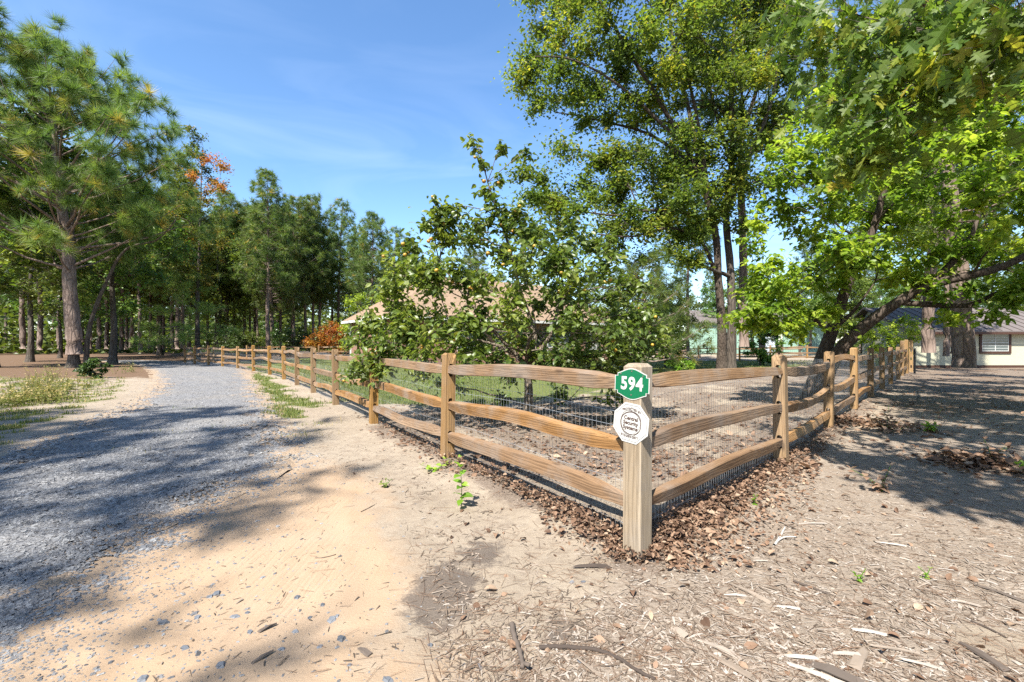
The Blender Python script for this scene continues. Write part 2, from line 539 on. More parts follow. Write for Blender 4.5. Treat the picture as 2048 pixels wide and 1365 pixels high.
def ground_mat():
    m = M("ground_soil")
    ca = m.n("Attribute", {"attribute_name": "cover_a"})
    cb = m.n("Attribute", {"attribute_name": "cover_b"})
    sa = m.n("SeparateColor", None, Color=ca.outputs["Color"])
    sb = m.n("SeparateColor", None, Color=cb.outputs["Color"])
    v = m.coord("Object")
    n1 = m.noise(v, 1.1, 6, 0.65)
    n2 = m.noise(v, 9.0, 6, 0.7)
    n3 = m.noise(v, 70.0, 4, 0.7)
    n4 = m.noise(v, 330.0, 2, 0.6)
    st = [m.noise(m.coord("Object", (1, 7, 1), (0, 0, r)), 22.0, 4, 0.7) for r in (0.3, 1.4, 2.4)]
    chips = m.math('MAXIMUM', m.math('MAXIMUM', st[0], st[1]), st[2])
    chipd = m.math('MINIMUM', m.math('MINIMUM', st[0], st[1]), st[2])

    def mask(src, k=0.9):
        f = m.math('ADD', src, m.math('MULTIPLY', m.math('SUBTRACT', n2, 0.5), k))
        f = m.math('ADD', f, m.math('MULTIPLY', m.math('SUBTRACT', n3, 0.5), 0.5))
        return m.n("MapRange", None, Value=f, From_Min=0.38, From_Max=0.62).outputs[0]

    # pale sand with grey-brown debris
    base = m.ramp(n1, [(0.3, (0.36, 0.29, 0.215)), (0.7, (0.46, 0.385, 0.295))])
    deb = m.math('MULTIPLY', m.ramp(m.math('ADD', m.math('MULTIPLY', n2, 0.55), m.math('MULTIPLY', chips, 0.5)), [(0.53, (0,) * 3), (0.68, (1,) * 3)]), 0.75)
    base = m.mix(deb, base, (0.25, 0.195, 0.15))
    base = m.mix(m.math('MULTIPLY', m.ramp(chipd, [(0.25, (1,) * 3), (0.36, (0,) * 3)]), 0.55), base, (0.16, 0.12, 0.09))
    # orange sand
    sand = m.ramp(n1, [(0.25, (0.41, 0.285, 0.18)), (0.55, (0.445, 0.325, 0.22)), (0.8, (0.475, 0.365, 0.265))])
    sand = m.mix(m.math('MULTIPLY', m.ramp(n4, [(0.6, (0,) * 3), (0.75, (1,) * 3)]), 0.35), sand, (0.3, 0.2, 0.12))
    rut = m.n("TexWave", {"bands_direction": 'X'}, Vector=m.coord("Object", (1, 0.10, 1), (0, 0, 0.32)), Scale=7.0, Distortion=9.0, Detail=5.0, Detail_Scale=2.2, Detail_Roughness=0.7).outputs["Fac"]
    rut = m.math('MULTIPLY', rut, m.ramp(m.noise(v, 0.9, 3, 0.6), [(0.48, (0,) * 3), (0.62, (1,) * 3)]))
    sand = m.mix(m.math('MULTIPLY', rut, 0.22), sand, (0.34, 0.235, 0.15))
    # grey chips mulch
    mul = m.ramp(chips, [(0.45, (0.23, 0.178, 0.135)), (0.6, (0.41, 0.34, 0.27)), (0.78, (0.54, 0.475, 0.40))])
    mul = m.mix(m.math('MULTIPLY', m.ramp(chipd, [(0.28, (1,) * 3), (0.42, (0,) * 3)]), 0.75), mul, (0.11, 0.08, 0.06))
    mul = m.mix(m.math('MULTIPLY', m.ramp(n2, [(0.5, (0,) * 3), (0.7, (1,) * 3)]), 0.35), mul, (0.40, 0.29, 0.19))
    straw = m.ramp(chips, [(0.4, (0.10, 0.06, 0.038)), (0.6, (0.205, 0.13, 0.08)), (0.8, (0.32, 0.225, 0.145))])
    straw = m.mix(m.math('MULTIPLY', n2, 0.3), straw, (0.2, 0.15, 0.11))
    lit = m.ramp(m.math('ADD', m.math('MULTIPLY', n3, 0.6), m.math('MULTIPLY', chips, 0.4)), [(0.4, (0.10, 0.078, 0.06)), (0.52, (0.25, 0.195, 0.15)), (0.66, (0.42, 0.34, 0.27))])
    gra = m.ramp(n3, [(0.3, (0.07, 0.10, 0.03)), (0.5, (0.13, 0.165, 0.045)), (0.7, (0.22, 0.23, 0.08))])
    gra = m.mix(m.math('MULTIPLY', m.ramp(n2, [(0.5, (0,) * 3), (0.68, (1,) * 3)]), 0.45), gra, (0.36, 0.29, 0.17))
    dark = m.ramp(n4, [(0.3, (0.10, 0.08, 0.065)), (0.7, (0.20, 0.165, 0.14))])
    c = base
    c = m.mix(mask(sb.outputs["Green"]), c, mul)
    c = m.mix(m.n("MapRange", None, Value=m.math('ADD', sa.outputs["Red"], m.math('MULTIPLY', m.math('SUBTRACT', n2, 0.5), 0.8)), From_Min=0.25, From_Max=0.8).outputs[0], c, sand)
    c = m.mix(mask(sa.outputs["Green"]), c, straw)
    c = m.mix(mask(sa.outputs["Blue"]), c, gra)
    c = m.mix(mask(sb.outputs["Blue"]), c, lit)
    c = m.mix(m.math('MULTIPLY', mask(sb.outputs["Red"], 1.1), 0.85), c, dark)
    rh = m.math('MULTIPLY', m.math('MULTIPLY', rut, sa.outputs["Red"]), 0.16)
    h = m.math('ADD', m.math('MULTIPLY', n3, 0.5), m.math('ADD', m.math('MULTIPLY', chips, 0.5), m.math('MULTIPLY', n4, 0.25)))
    smooth = m.math('SUBTRACT', 1.0, m.math('MULTIPLY', sa.outputs["Red"], 0.75))
    m.bsdf(c, 0.95, 0.1, m.math('ADD', rh, m.math('MULTIPLY', h, smooth)), 0.7, 0.03)
    return m.m


def gravel_mat():
    m = M("gravel_bed")
    v = m.coord("Object")
    n1 = m.noise(v, 0.8, 5, 0.6)
    vo = m.n("TexVoronoi", None, Vector=v, Scale=38.0)
    vo2 = m.n("TexVoronoi", {"feature": 'DISTANCE_TO_EDGE'}, Vector=v, Scale=38.0).outputs["Distance"]
    r = m.n("SeparateColor", None, Color=vo.outputs["Color"]).outputs["Red"]
    c = m.ramp(r, [(0, (0.13, 0.13, 0.135)), (0.5, (0.26, 0.258, 0.26)), (1, (0.40, 0.395, 0.39))])
    c = m.mix(m.ramp(vo2, [(0, (0.8,) * 3), (0.1, (0,) * 3)]), c, (0.14, 0.13, 0.12))
    c = m.mix(m.math('MULTIPLY', m.ramp(n1, [(0.45, (0,) * 3), (0.7, (1,) * 3)]), 0.45), c, (0.36, 0.32, 0.265))
    at = m.n("Attribute", {"attribute_name": "tint"}).outputs["Fac"]
    n2 = m.noise(v, 7.0, 5, 0.7)
    sf = m.n("MapRange", None, Value=m.math('SUBTRACT', m.math('ADD', n2, 0.12), m.math('MULTIPLY', at, 0.9)), From_Min=0.2, From_Max=0.42).outputs[0]
    c = m.mix(m.math('MULTIPLY', sf, 0.9), c, (0.43, 0.315, 0.21))
    m.bsdf(c, 0.85, 0.25, m.math('ADD', m.math('MINIMUM', vo2, 0.25), m.math('MULTIPLY', r, 0.2)), 0.8, 0.03)
    return m.m


MAT_GROUND = ground_mat()
MAT_GRAVEL = gravel_mat()

# ------------------------------------------------------------------ layout of the fence and the ground covers
LEFT_POSTS = [(-0.78, 5.48), (-2.44, 8.02), (-4.10, 10.58), (-5.72, 13.10), (-7.38, 15.62), (-9.12, 18.2), (-11.15, 20.95),
              (-13.4, 23.6), (-15.6, 25.9), (-17.8, 28.0), (-20.0, 30.0), (-22.3, 32.0), (-24.5, 34.1)]
CORNER = (0.825, 3.0)
RIGHT_POSTS = [(3.09, 5.22), (5.16, 7.42), (7.22, 9.6), (9.30, 11.8), (11.35, 13.95), (13.4, 16.1), (15.45, 18.2), (17.4, 20.3)]
FENCE_LINE = [LEFT_POSTS[-1 - i] for i in range(len(LEFT_POSTS))] + [CORNER] + RIGHT_POSTS

ROAD_L = [(-6.6, -9.0), (-6.2, -2), (-6.1, 2.0), (-6.2, 4.2), (-6.45, 5.7), (-7.7, 7.95), (-9.6, 11.5), (-13.4, 16.8), (-20.2, 25.0), (-26, 31), (-33, 36.5), (-36, 38.5)]
ROAD_R = [(-2.9, -9.0), (-2.6, -2), (-2.5, 1.2), (-2.5, 2.4), (-2.62, 3.3), (-2.45, 5.2), (-3.1, 6.7), (-4.5, 9.1), (-6.7, 12.6), (-15.2, 26.2), (-20, 33), (-31, 39.5), (-36.4, 39.5)]
ROAD_POLY = ROAD_L + ROAD_R[::-1]
SAND_POLY = [tuple(G(x, y)[:2]) for x, y in ((600, 918), (690, 945), (765, 1000), (800, 1060), (830, 1120), (825, 1200), (850, 1365))] + [(-0.2, -3), (-0.4, -9), (-4.5, -9), (-4.0, 1), (-3.9, 3.4), (-3.4, 5.0)]
MULCH_POLY = [(0.3, -9), (0.22, 1.9)] + [tuple(G(x, y)[:2]) for x, y in ((1130, 1290), (1250, 1180), (1340, 1090), (1480, 1010), (1620, 930))] + [(6.2, 7.6), (12, 13.5), (14, 12), (9, 4), (9, -9)]
STRAW_L = [(-80, 23), (-34, 23), (-20, 18.5), (-15, 19), (-12, 17.5), (-14, 20), (-19, 24), (-26, 29), (-38, 34), (-60, 41), (-75, 45)]
STRAW_FAR = [(-120, 50), (-58, 50), (-34, 42.5), (-25, 37), (-24, 46), (-10, 56), (30, 62), (60, 60), (120, 80), (120, 260), (-120, 260)]
YARD = [(-24.8, 34.3)] + LEFT_POSTS[::-1] + [CORNER] + RIGHT_POSTS + [(24, 34), (18, 52), (-22, 50)]
LAWN = [(-23, 34.3), (-15.4, 26.5), (-9, 18.8), (-5.5, 13.4), (-3.3, 10.6), (-1.0, 10.0), (1.5, 11.8), (3.0, 13.5), (5, 18), (9, 24), (14, 32), (14, 46), (-20, 49)]
LAWN_R = [tuple(G(x, y)[:2]) for x, y in ((1320, 738), (1420, 752), (1560, 748), (1640, 740), (1640, 722), (1330, 722))]
STRAW_R = [(9.2, 9.8), (14, 17), (18, 24), (22, 40), (70, 45), (70, 16), (30, 10), (16, 7.0)]
GRASS_STRIP = [tuple(G(x, y)[:2]) for x, y in ((495, 748), (525, 750), (560, 770), (600, 795), (645, 812), (620, 830), (555, 833), (545, 800), (520, 775))]
VERGE = [(-6.6, 5.9), (-8.0, 8.1), (-9.9, 11.5), (-12.5, 15), (-16, 19), (-21, 19.5), (-30, 22), (-30, 4)]
LITTER_LINE = [(-2.2, 7.5), (-0.7, 5.35), CORNER, (3.15, 5.2), (5.2, 7.4), (7.25, 9.6), (11.4, 13.9)]


def cover(P):
    """Ground cover weights for points P (n,2)."""
    nz = vnoise(P, 1.3, 3) - 0.5
    nz2 = vnoise(P, 4.0, 5) - 0.5
    ramp = lambda s, w: np.clip(0.5 + s / (2 * w), 0, 1)
    dist = np.linalg.norm(P, axis=1)
    sand = ramp(sdf(P, SAND_POLY) + nz * 0.55 + 0.3 * (vnoise(P, 0.35, 12) - 0.5), 0.42)
    straw = np.maximum(ramp(sdf(P, STRAW_L) + nz * 1.6, 1.2), ramp(sdf(P, STRAW_FAR) + nz * 2, 2.0))
    straw = np.maximum(straw, 0.75 * ramp(sdf(P, STRAW_R) + nz2 * 3, 1.5))
    straw = np.maximum(straw, np.clip((P[:, 1] - 20) / 4 + nz, 0, 1) * (sdf(P, YARD) < 0) * (P[:, 0] < 0))
    bed = np.hypot((P[:, 0] - 8.5) / 3.2, (P[:, 1] - 21.5) / 4.0)
    straw = np.maximum(straw, np.clip(1.5 - bed, 0, 1))
    lawn = np.maximum(ramp(sdf(P, LAWN) + nz * 1.6, 1.0), ramp(sdf(P, LAWN_R), 0.8))
    strip = 0.95 * ramp(sdf(P, GRASS_STRIP) + nz * 0.9 + 0.5 * (vnoise(P, 0.4, 8) - 0.5), 0.35)
    verge = ramp(sdf(P, VERGE), 0.6) * np.clip(0.22 + 1.6 * (vnoise(P, 1.1, 9) - 0.45) + 0.15 * (dist > 9), 0, 0.8)
    grass = np.clip(np.maximum(np.maximum(lawn, strip), verge), 0, 1)
    straw = np.minimum(straw, 1 - 0.9 * lawn)
    dl = poly_dist(P, LITTER_LINE, False)
    litter = np.clip(1.05 - dl / 0.40 + nz * 0.7, 0, 1) * 0.9
    tree_sh = np.hypot((P[:, 0] - 0.6) / 2.8, (P[:, 1] - 8.0) / 3.0)
    litter = np.maximum(litter, np.clip(0.95 - 0.5 * tree_sh + nz * 0.6, 0, 0.75) * (sdf(P, YARD) > 0))
    litter = np.maximum(litter, np.clip(ramp(sdf(P, STRAW_R) + 2.0, 2.0) * 0.62 + nz2 * 0.5, 0, 1))
    litter = np.maximum(litter, ramp(sdf(P, VERGE), 0.8) * np.clip(0.36 + 0.9 * nz, 0, 0.8))
    yard = ramp(sdf(P, YARD), 0.3) * (1 - lawn)
    litter = np.maximum(litter, yard * np.clip(0.66 + 0.9 * nz, 0, 0.95) * np.clip((P[:, 1] - 3.8) / 1.5, 0, 1))
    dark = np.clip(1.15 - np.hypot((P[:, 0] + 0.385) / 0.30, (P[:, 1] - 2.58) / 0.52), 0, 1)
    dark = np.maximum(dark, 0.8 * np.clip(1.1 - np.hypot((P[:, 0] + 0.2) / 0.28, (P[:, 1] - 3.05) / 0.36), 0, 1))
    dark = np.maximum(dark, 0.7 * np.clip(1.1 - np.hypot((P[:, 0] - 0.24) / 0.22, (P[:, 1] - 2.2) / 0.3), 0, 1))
    mulch = ramp(sdf(P, MULCH_POLY) + nz * 0.5, 0.35)
    white = np.clip(1.2 - np.hypot((P[:, 0] - 2.25) / 0.3, (P[:, 1] - 2.12) / 0.2), 0, 1)
    white = np.maximum(white, np.clip(1.1 - np.hypot((P[:, 0] - 1.55) / 0.9, (P[:, 1] - 4.6) / 0.35), 0, 1))
    mulch = mulch * (1 - white)
    return sand, straw, grass, dark, mulch, litter


def ground_z(P):
    dl = poly_dist(P, LITTER_LINE, False)
    return 0.022 * (vnoise(P, 1.6, 21) - 0.5) + 0.012 * (vnoise(P, 0.35, 22) - 0.5) + 0.05 * np.exp(-(dl / 0.3) ** 2) * np.clip(np.linalg.norm(P - np.array(CORNER), axis=1) / 0.5, 0, 1)


def build_ground():
    b = Buf()
    ang = np.concatenate([np.linspace(-62, 62, 420), np.linspace(64, 296, 90)[:-1]])
    ang = np.radians(ang)
    rad = np.concatenate([np.geomspace(0.5, 60, 215), np.geomspace(64, 900, 26)])
    nA, nR = len(ang), len(rad)
    X = rad[:, None] * np.sin(ang)[None]
    Y = rad[:, None] * np.cos(ang)[None]
    P = np.stack([X.ravel(), Y.ravel()], -1)
    z = ground_z(P) * np.clip(1.2 - np.linalg.norm(P, axis=1) / 60, 0, 1)
    V = np.concatenate([np.stack([P[:, 0], P[:, 1], z], -1), [[0, 0, 0]]])
    i = np.arange(nR - 1)[:, None] * nA
    j = np.arange(nA)[None]
    k = (np.arange(nA)[None] + 1) % nA
    F = np.stack([i + j, i + nA + j, i + nA + k, i + k], -1).reshape(-1, 4)
    jj = np.arange(nA)
    C = np.stack([np.full(nA, nR * nA), jj, (jj + 1) % nA], -1)
    b.add(V, [F, C])
    me = b.mesh("ground", MAT_GROUND, True)
    sand, straw, grass, dark, mulch, litter = cover(V[:, :2])
    for nm, ch in (("cover_a", (sand, straw, grass)), ("cover_b", (dark, mulch, litter))):
        a = me.attributes.new(nm, 'FLOAT_COLOR', 'POINT')
        a.data.foreach_set("color", np.stack([*ch, np.ones(len(V))], -1).astype(np.float32).ravel())
    o = obj("ground", me, kind="structure")
    o["label"] = "pale sandy ground with mulch, leaf litter and pine straw"


def resample(pl, n):
    P = np.asarray(pl, float)
    d = np.concatenate([[0], np.cumsum(np.linalg.norm(np.diff(P, axis=0), axis=1))])
    t = np.linspace(0, 1, n) ** 1.0 * d[-1]
    return np.stack([np.interp(t, d, P[:, 0]), np.interp(t, d, P[:, 1])], -1)


def build_road():
    n, c = 460, 64
    Lp = smooth_path([(*p, 0) for p in ROAD_L], 0.4)[:, :2]
    Rp = smooth_path([(*p, 0) for p in ROAD_R], 0.4)[:, :2]
    Lp, Rp = resample(Lp, n), resample(Rp, n)
    u = np.linspace(0, 1, c)
    P = Lp[:, None] * (1 - u)[None, :, None] + Rp[:, None] * u[None, :, None]
    Q = P.reshape(-1, 2)
    e = np.minimum(u, 1 - u)[None] * np.linalg.norm(Lp - Rp, axis=1)[:, None]
    e0 = e.ravel()
    e = e0 + 0.8 * (vnoise(Q, 0.6, 31) - 0.5) + 0.5 * (vnoise(Q, 0.17, 35) - 0.5) - 0.12
    z = np.clip(e / 0.5, -0.6, 1) * 0.03 + 0.012 * (vnoise(Q, 0.5, 32) - 0.5) + ground_z(Q) + 0.002
    b = Buf()
    i = np.arange(n - 1)[:, None] * c
    j = np.arange(c - 1)[None]
    F = np.stack([i + j, i + j + 1, i + c + j + 1, i + c + j], -1).reshape(-1, 4)
    b.add(np.column_stack([Q, z]), [F], np.clip(e / 1.0, 0, 1))
    o = obj("gravel_road", b.mesh("gravel_road", MAT_GRAVEL, True), kind="structure")
    o["label"] = "grey gravel driveway curving away to the pine wood"


def sample_px(n, box, accept, seed):
    """Random ground points, as dense per picture area near and far."""
    r = np.random.default_rng(seed)
    out = []
    got = 0
    while got < n:
        x = r.uniform(box[0], box[2], n * 2)
        y = r.uniform(box[1], box[3], n * 2)
        d = FPX * CAM_H / (y - HZ)
        P = np.stack([(x - CX) * d / FPX, d], -1)
        P = P[accept(P, r)]
        out.append(P)
        got += len(P)
    return np.concatenate(out)[:n]


# a flat broken stone, 10 vertices
_a = np.arange(5) * 2 * np.pi / 5
STONE_V = np.concatenate([np.stack([np.cos(_a), np.sin(_a), np.full(5, 0.0)], -1), np.stack([0.7 * np.cos(_a + .3), 0.7 * np.sin(_a + .3), np.full(5, 0.55)], -1)])
STONE_F = [np.array([[i, (i + 1) % 5, 5 + (i + 1) % 5, 5 + i] for i in range(5)]), np.array([[5, 6, 7, 8, 9]])]


def stones(P, size, tint, seed, flat=0.6):
    r = np.random.default_rng(seed)
    n = len(P)
    a = r.uniform(0, 6.28, n)
    y = np.stack([np.cos(a), np.sin(a), r.normal(0, 0.18, n)], -1)
    up = nrm(np.stack([r.normal(0, 0.25, n), r.normal(0, 0.25, n), np.ones(n)], -1))
    s = np.stack([size * r.uniform(0.5, 0.9, n), size * r.uniform(0.8, 1.3, n), size * flat * r.uniform(0.6, 1.2, n)], -1)
    z = ground_z(P)
    pos = np.column_stack([P, z - s[:, 2] * 0.1])
    return scatter(STONE_V, STONE_F, pos, y, up, s, tint)


def build_gravel():
    r = np.random.default_rng(5)

    def acc(P, rr):
        s = sdf(P, ROAD_POLY)
        n = vnoise(P, 0.5, 33) - 0.5
        return rr.random(len(P)) < np.clip(0.55 + (s + n * 0.6) / 0.45, 0.0, 1.0) ** 1.5
    P = sample_px(36000, (-120, 760, 640, 1480), acc, 41)
    size = r.gamma(4, 0.0030, len(P)) * np.clip(np.linalg.norm(P, axis=1) / 5, 0.9, 1.35)
    V, F, T = stones(P, size, r.beta(2.2, 2.2, len(P)), 42)
    Pz = np.repeat(np.clip(sdf(P, ROAD_POLY) / 0.5, -0.3, 1) * 0.03, len(STONE_V))
    V[:, 2] += np.maximum(Pz, 0)
    b = Buf()
    b.add(V, F, T)
    # stones strewn over the sand beside the road
    def acc2(P, rr):
        s = -sdf(P, ROAD_POLY)
        return (s > 0) & (sdf(P, SAND_POLY) > -0.3) & (rr.random(len(P)) < np.exp(-s / 0.38) + 0.02)
    P = sample_px(4200, (0, 900, 1100, 1480), acc2, 43)
    V, F, T = stones(P, r.gamma(3, 0.0021, len(P)), r.beta(2, 2.6, len(P)), 44)
    b.add(V, F, T)
    o = obj("gravel", b.mesh("gravel", MAT_STONE), kind="stuff")
    o["label"] = "loose grey crushed stone on the driveway and sand"


CHIP_V = np.array([(-.5, 0, 0), (.5, 0, 0), (.45, .5, .10), (-.45, .5, .10), (.2, 1, 0), (-.3, 1, 0), (-.4, .05, .16), (.4, .05, .16), (.36, .5, .28), (-.36, .5, .28), (.1, .96, .14), (-.2, .96, .14)], float)
CHIP_V[:, 1] -= 0.5
CHIP_F = [np.array([(6, 7, 8, 9), (9, 8, 10, 11), (0, 1, 7, 6), (1, 2, 8, 7), (2, 4, 10, 8), (3, 0, 6, 9), (5, 3, 9, 11), (4, 5, 11, 10)])]


def chips(P, length, width, tint, seed, lift=0.0, aim=None):
    r = np.random.default_rng(seed)
    n = len(P)
    a = r.uniform(0, 6.28, n) if aim is None else r.normal(aim, 0.7, n)
    y = np.stack([np.cos(a), np.sin(a), r.normal(0, 0.10, n)], -1)
    up = nrm(np.stack([r.normal(0, 0.25, n), r.normal(0, 0.25, n), np.ones(n)], -1))
    s = np.stack([width, length, np.minimum(width, 0.03) * 0.9], -1)
    pos = np.column_stack([P, ground_z(P) + lift + r.uniform(-0.002, 0.006, n)])
    return scatter(CHIP_V, CHIP_F, pos, y, up, s, tint)


# leaf templates ---------------------------------------------------------------
LEAF2_V = np.array([(0, 0, 0), (-.30, .45, .09), (0, 1, -.08), (.30, .45, .09)], float)
LEAF2_F = [np.array([(0, 3, 2), (0, 2, 1)])]
LEAF8_V = np.array([(0, 0, 0), (0, .3, .02), (0, .65, 0), (0, 1, -.14), (-.19, .18, .06), (-.27, .45, .08), (-.17, .75, .02), (.19, .18, .06), (.27, .45, .08), (.17, .75, .02)], float)
LEAF8_F = [np.array([(0, 1, 4), (6, 2, 3), (0, 7, 1), (2, 9, 3)]), np.array([(4, 1, 2, 5), (1, 7, 8, 2)]), np.array([(5, 2, 6), (2, 8, 9)])]


def lobed_leaf():
    half = [(0.012, 0.0), (0.02, 0.16), (0.13, 0.20), (0.20, 0.28), (0.07, 0.33), (0.26, 0.44), (0.38, 0.56), (0.22, 0.53), (0.08, 0.52), (0.20, 0.68), (0.30, 0.80), (0.15, 0.74), (0.06, 0.74), (0.09, 0.88), (0.0, 1.0)]
    V, F3 = [], []
    for s in (1, -1):
        k = len(V)
        for (x, y) in half:
            V.append((s * x, y, 0.10 * x - 0.10 * y * y + 0.25 * x * x))
        mids = len(V)
        for (x, y) in half:
            V.append((0, y, -0.10 * y * y - 0.01))
        for i in range(len(half) - 1):
            a, b_, c, d = k + i, k + i + 1, mids + i + 1, mids + i
            q = (d, a, b_, c) if s == 1 else (c, b_, a, d)
            F3.append((q[0], q[1], q[2]))
            F3.append((q[0], q[2], q[3]))
    return np.array(V, float), [np.array(F3)]


LOBE_V, LOBE_F = lobed_leaf()


def leaf_normals(n, r, flat=0.7, droop=0.35):
    a = r.uniform(0, 6.28, n)
    y = np.stack([np.cos(a), np.sin(a), r.normal(-droop, 0.35, n)], -1)
    up = nrm(np.stack([r.normal(0, 1 - flat + .1, n), r.normal(0, 1 - flat + .1, n), np.full(n, 0.9)], -1))
    return y, up


# ------------------------------------------------------------------ trees
def grow(mains, clusters, seed, twigs=14, per_twig=14, leaf=0.13, tpl=(LEAF2_V, LEAF2_F), spread=0.16, tint=None,
         flat=0.6, droop=0.35, twig_r=0.006, jitter_t=0.5, br=0.013):
    """Main stems plus a branch to every leaf cluster. Returns (stem buffers, branch buffer, leaf dict)."""
    r = np.random.default_rng(seed)
    stems, Sp, Sr = [], [], []
    for pts, r0, r1 in mains:
        P = smooth_path(pts, 0.3)
        wob = np.cumsum(r.normal(0, 0.012, P.shape), axis=0) * min(1.0, r0 * 6)
        wob -= wob[0]
        P = P + wob * np.linspace(0, 1, len(P))[:, None]
        R = np.linspace(0, 1, len(P))
        R = r0 + (r1 - r0) * R ** 0.8
        fl = 1 + 0.5 * np.exp(-np.maximum(P[:, 2], 0) / 0.25) * (P[0, 2] < 0.3)
        bb = Buf()
        bb.add(*tube(P, R * fl * (1 + r.normal(0, 0.03, len(P))), 10 if r0 > 0.08 else 7))
        stems.append(bb)
        k = slice(int(len(P) * 0.12), None)
        Sp.append(P[k])
        Sr.append(R[k])
    Sp = np.concatenate(Sp)
    Sr = np.concatenate(Sr)
    C = np.array([c[0] for c in clusters])
    RD = np.array([np.broadcast_to(np.asarray(c[1], float), 3) for c in clusters])
    med = float(np.median(RD.mean(1)))
    order = np.argsort([np.min(np.linalg.norm(Sp - c, axis=1)) for c in C])
    wood = Buf()
    LP, LT = [], []
    for ci in order:
        c, rd = C[ci], RD[ci]
        d = np.linalg.norm(Sp - c, axis=1)
        cost = d + 1.2 * np.maximum(0, Sp[:, 2] - c[2] + 0.15 * d) + (Sr < 0.012) * 2.0
        a = int(np.argmin(cost))
        p, ra = Sp[a], Sr[a]
        Ld = np.linalg.norm(c - p)
        mid = (p + c) / 2 + r.normal(0, 0.08, 3) * Ld + np.array((0, 0, 0.06 * Ld))
        n = max(4, int(Ld / 0.35) + 2)
        t = np.linspace(0, 1, n)[:, None]
        path = (1 - t) ** 2 * p + 2 * t * (1 - t) * mid + t ** 2 * c
        path[1:-1] += r.normal(0, 0.02, (n - 2, 3)) * min(1, Ld)
        rb0 = min(0.65 * ra, br * (0.6 + Ld))
        rad = np.linspace(rb0, max(0.35 * rb0, twig_r), n)
        wood.add(*tube(path, rad, 5 if rb0 > 0.02 else 4))
        Sp = np.concatenate([Sp, path[1:]])
        Sr = np.concatenate([Sr, rad[1:]])
        nt = int(max(3, round(twigs * min(1.0, (float(np.mean(rd)) / med) ** 1.5))))
        u = rand_dir(nt, r) * (r.random((nt, 1)) ** 0.45)
        ends = c + u * rd
        st = path[r.integers(n // 2, n, nt)]
        wood.add(*sticks(st, ends, twig_r, twig_r * 0.4))
        tt = r.uniform(0.3, 1.05, (nt, per_twig, 1))
        pos = st[:, None] + (ends - st)[:, None] * tt + r.normal(0, spread * min(1.0, float(np.mean(rd)) / med), (nt, per_twig, 3)) * tt
        LP.append(pos.reshape(-1, 3))
        base = np.clip(r.normal(0.45, 0.18), 0, 1)
        LT.append(np.clip(base + r.normal(0, 0.22 * jitter_t * 2, nt * per_twig), 0, 1))
    LP = np.concatenate(LP)
    LT = np.concatenate(LT)
    if tint is not None:
        LT = tint(LP, LT, r)
    y, up = leaf_normals(len(LP), r, flat, droop)
    sz = leaf * r.uniform(0.55, 1.3, len(LP))
    return stems, wood, dict(pos=LP, y=y, up=up, s=sz, t=LT, tpl=tpl)


def leaf_buf(L_, sel=None):
    k = slice(None) if sel is None else sel
    b = Buf()
    V, F, T = scatter(L_["tpl"][0], L_["tpl"][1], L_["pos"][k], L_["y"][k], L_["up"][k], L_["s"][k], L_["t"][k])
    b.add(V, F, T)
    return b


def make_tree(name, label, base, grown, bark, leafm, cat="tree", group=None, leaf_objects=0, leaf_name="leaf", leaf_bins=None, near=(0, 0, 1.4)):
    stems, wood, Lf = grown
    base = np.asarray(base, float)
    t = thing(name, label, cat, base, group)

    def shift(b):
        b.V = [v - base for v in b.V]
        return b
    for i, s in enumerate(stems):
        obj("trunk" if i == 0 else "limb", shift(s).mesh(name + "_stem", bark, True), t)
    obj("branchwork", shift(wood).mesh(name + "_branchwork", bark, True), t, kind="stuff")
    sel = np.ones(len(Lf["pos"]), bool)
    if leaf_objects:
        P = Lf["pos"]
        d = np.linalg.norm(P - np.asarray(near), axis=1)
        ang = np.abs(P[:, 0] / np.maximum(P[:, 1], 0.1)) < 1.1
        zz = np.abs((P[:, 2] - CAM_H) / np.maximum(P[:, 1], 0.1)) < 0.74
        score = d / Lf["s"] + (~(ang & zz & (P[:, 1] > 0.4))) * 1e6
        pick = np.argsort(score)[:leaf_objects]
        sel[pick] = False
        bins = []
        for q in range(6):
            b = Buf()
            b.add(Lf["tpl"][0], Lf["tpl"][1], (q + 0.5) / 6)
            bins.append(b.mesh(leaf_name, leafm))
        for i in pick:
            yv = nrm(Lf["y"][i])
            xv = nrm(np.cross(yv, Lf["up"][i]))
            zv = np.cross(xv, yv)
            o = obj(leaf_name, bins[int(np.clip(Lf["t"][i] * 6, 0, 5))], t)
            Mx = Matrix(((xv[0], yv[0], zv[0], P[i, 0] - base[0]), (xv[1], yv[1], zv[1], P[i, 1] - base[1]), (xv[2], yv[2], zv[2], P[i, 2] - base[2]), (0, 0, 0, 1)))
            o.matrix_local = Mx @ Matrix.Scale(float(Lf["s"][i]), 4)
    b = leaf_buf(Lf, sel)
    obj("crown", shift(b).mesh(name + "_crown", leafm), t, kind="stuff" if leaf_objects else None)
    return t


def poly_clusters(poly, spacing, d0, dspread, rad, seed, keep=1.0):
    """Leaf clusters that fill a crown whose outline is given, spread in depth."""
    r = np.random.default_rng(seed)
    P = np.asarray(poly, float)
    x0, y0 = P.min(0)
    x1, y1 = P.max(0)
    g = np.stack(np.meshgrid(np.arange(x0, x1 + 1, spacing), np.arange(y0, y1 + 1, spacing)), -1).reshape(-1, 2)
    g = g + r.uniform(-0.5, 0.5, g.shape) * spacing * 0.9
    g = g[in_poly(g, poly)]
    g = g[r.random(len(g)) < keep]
    e = poly_dist(g, poly)
    e = np.clip(e / (e.max() + 1e-6), 0.05, 1)
    out = []
    for (x, y), k in zip(g, e):
        d = d0 + dspread * math.sqrt(k) * r.uniform(-1, 1)
        out.append((A(x, y, d), rad * r.uniform(0.75, 1.25) * np.array((1, 1, 0.8))))
    return out


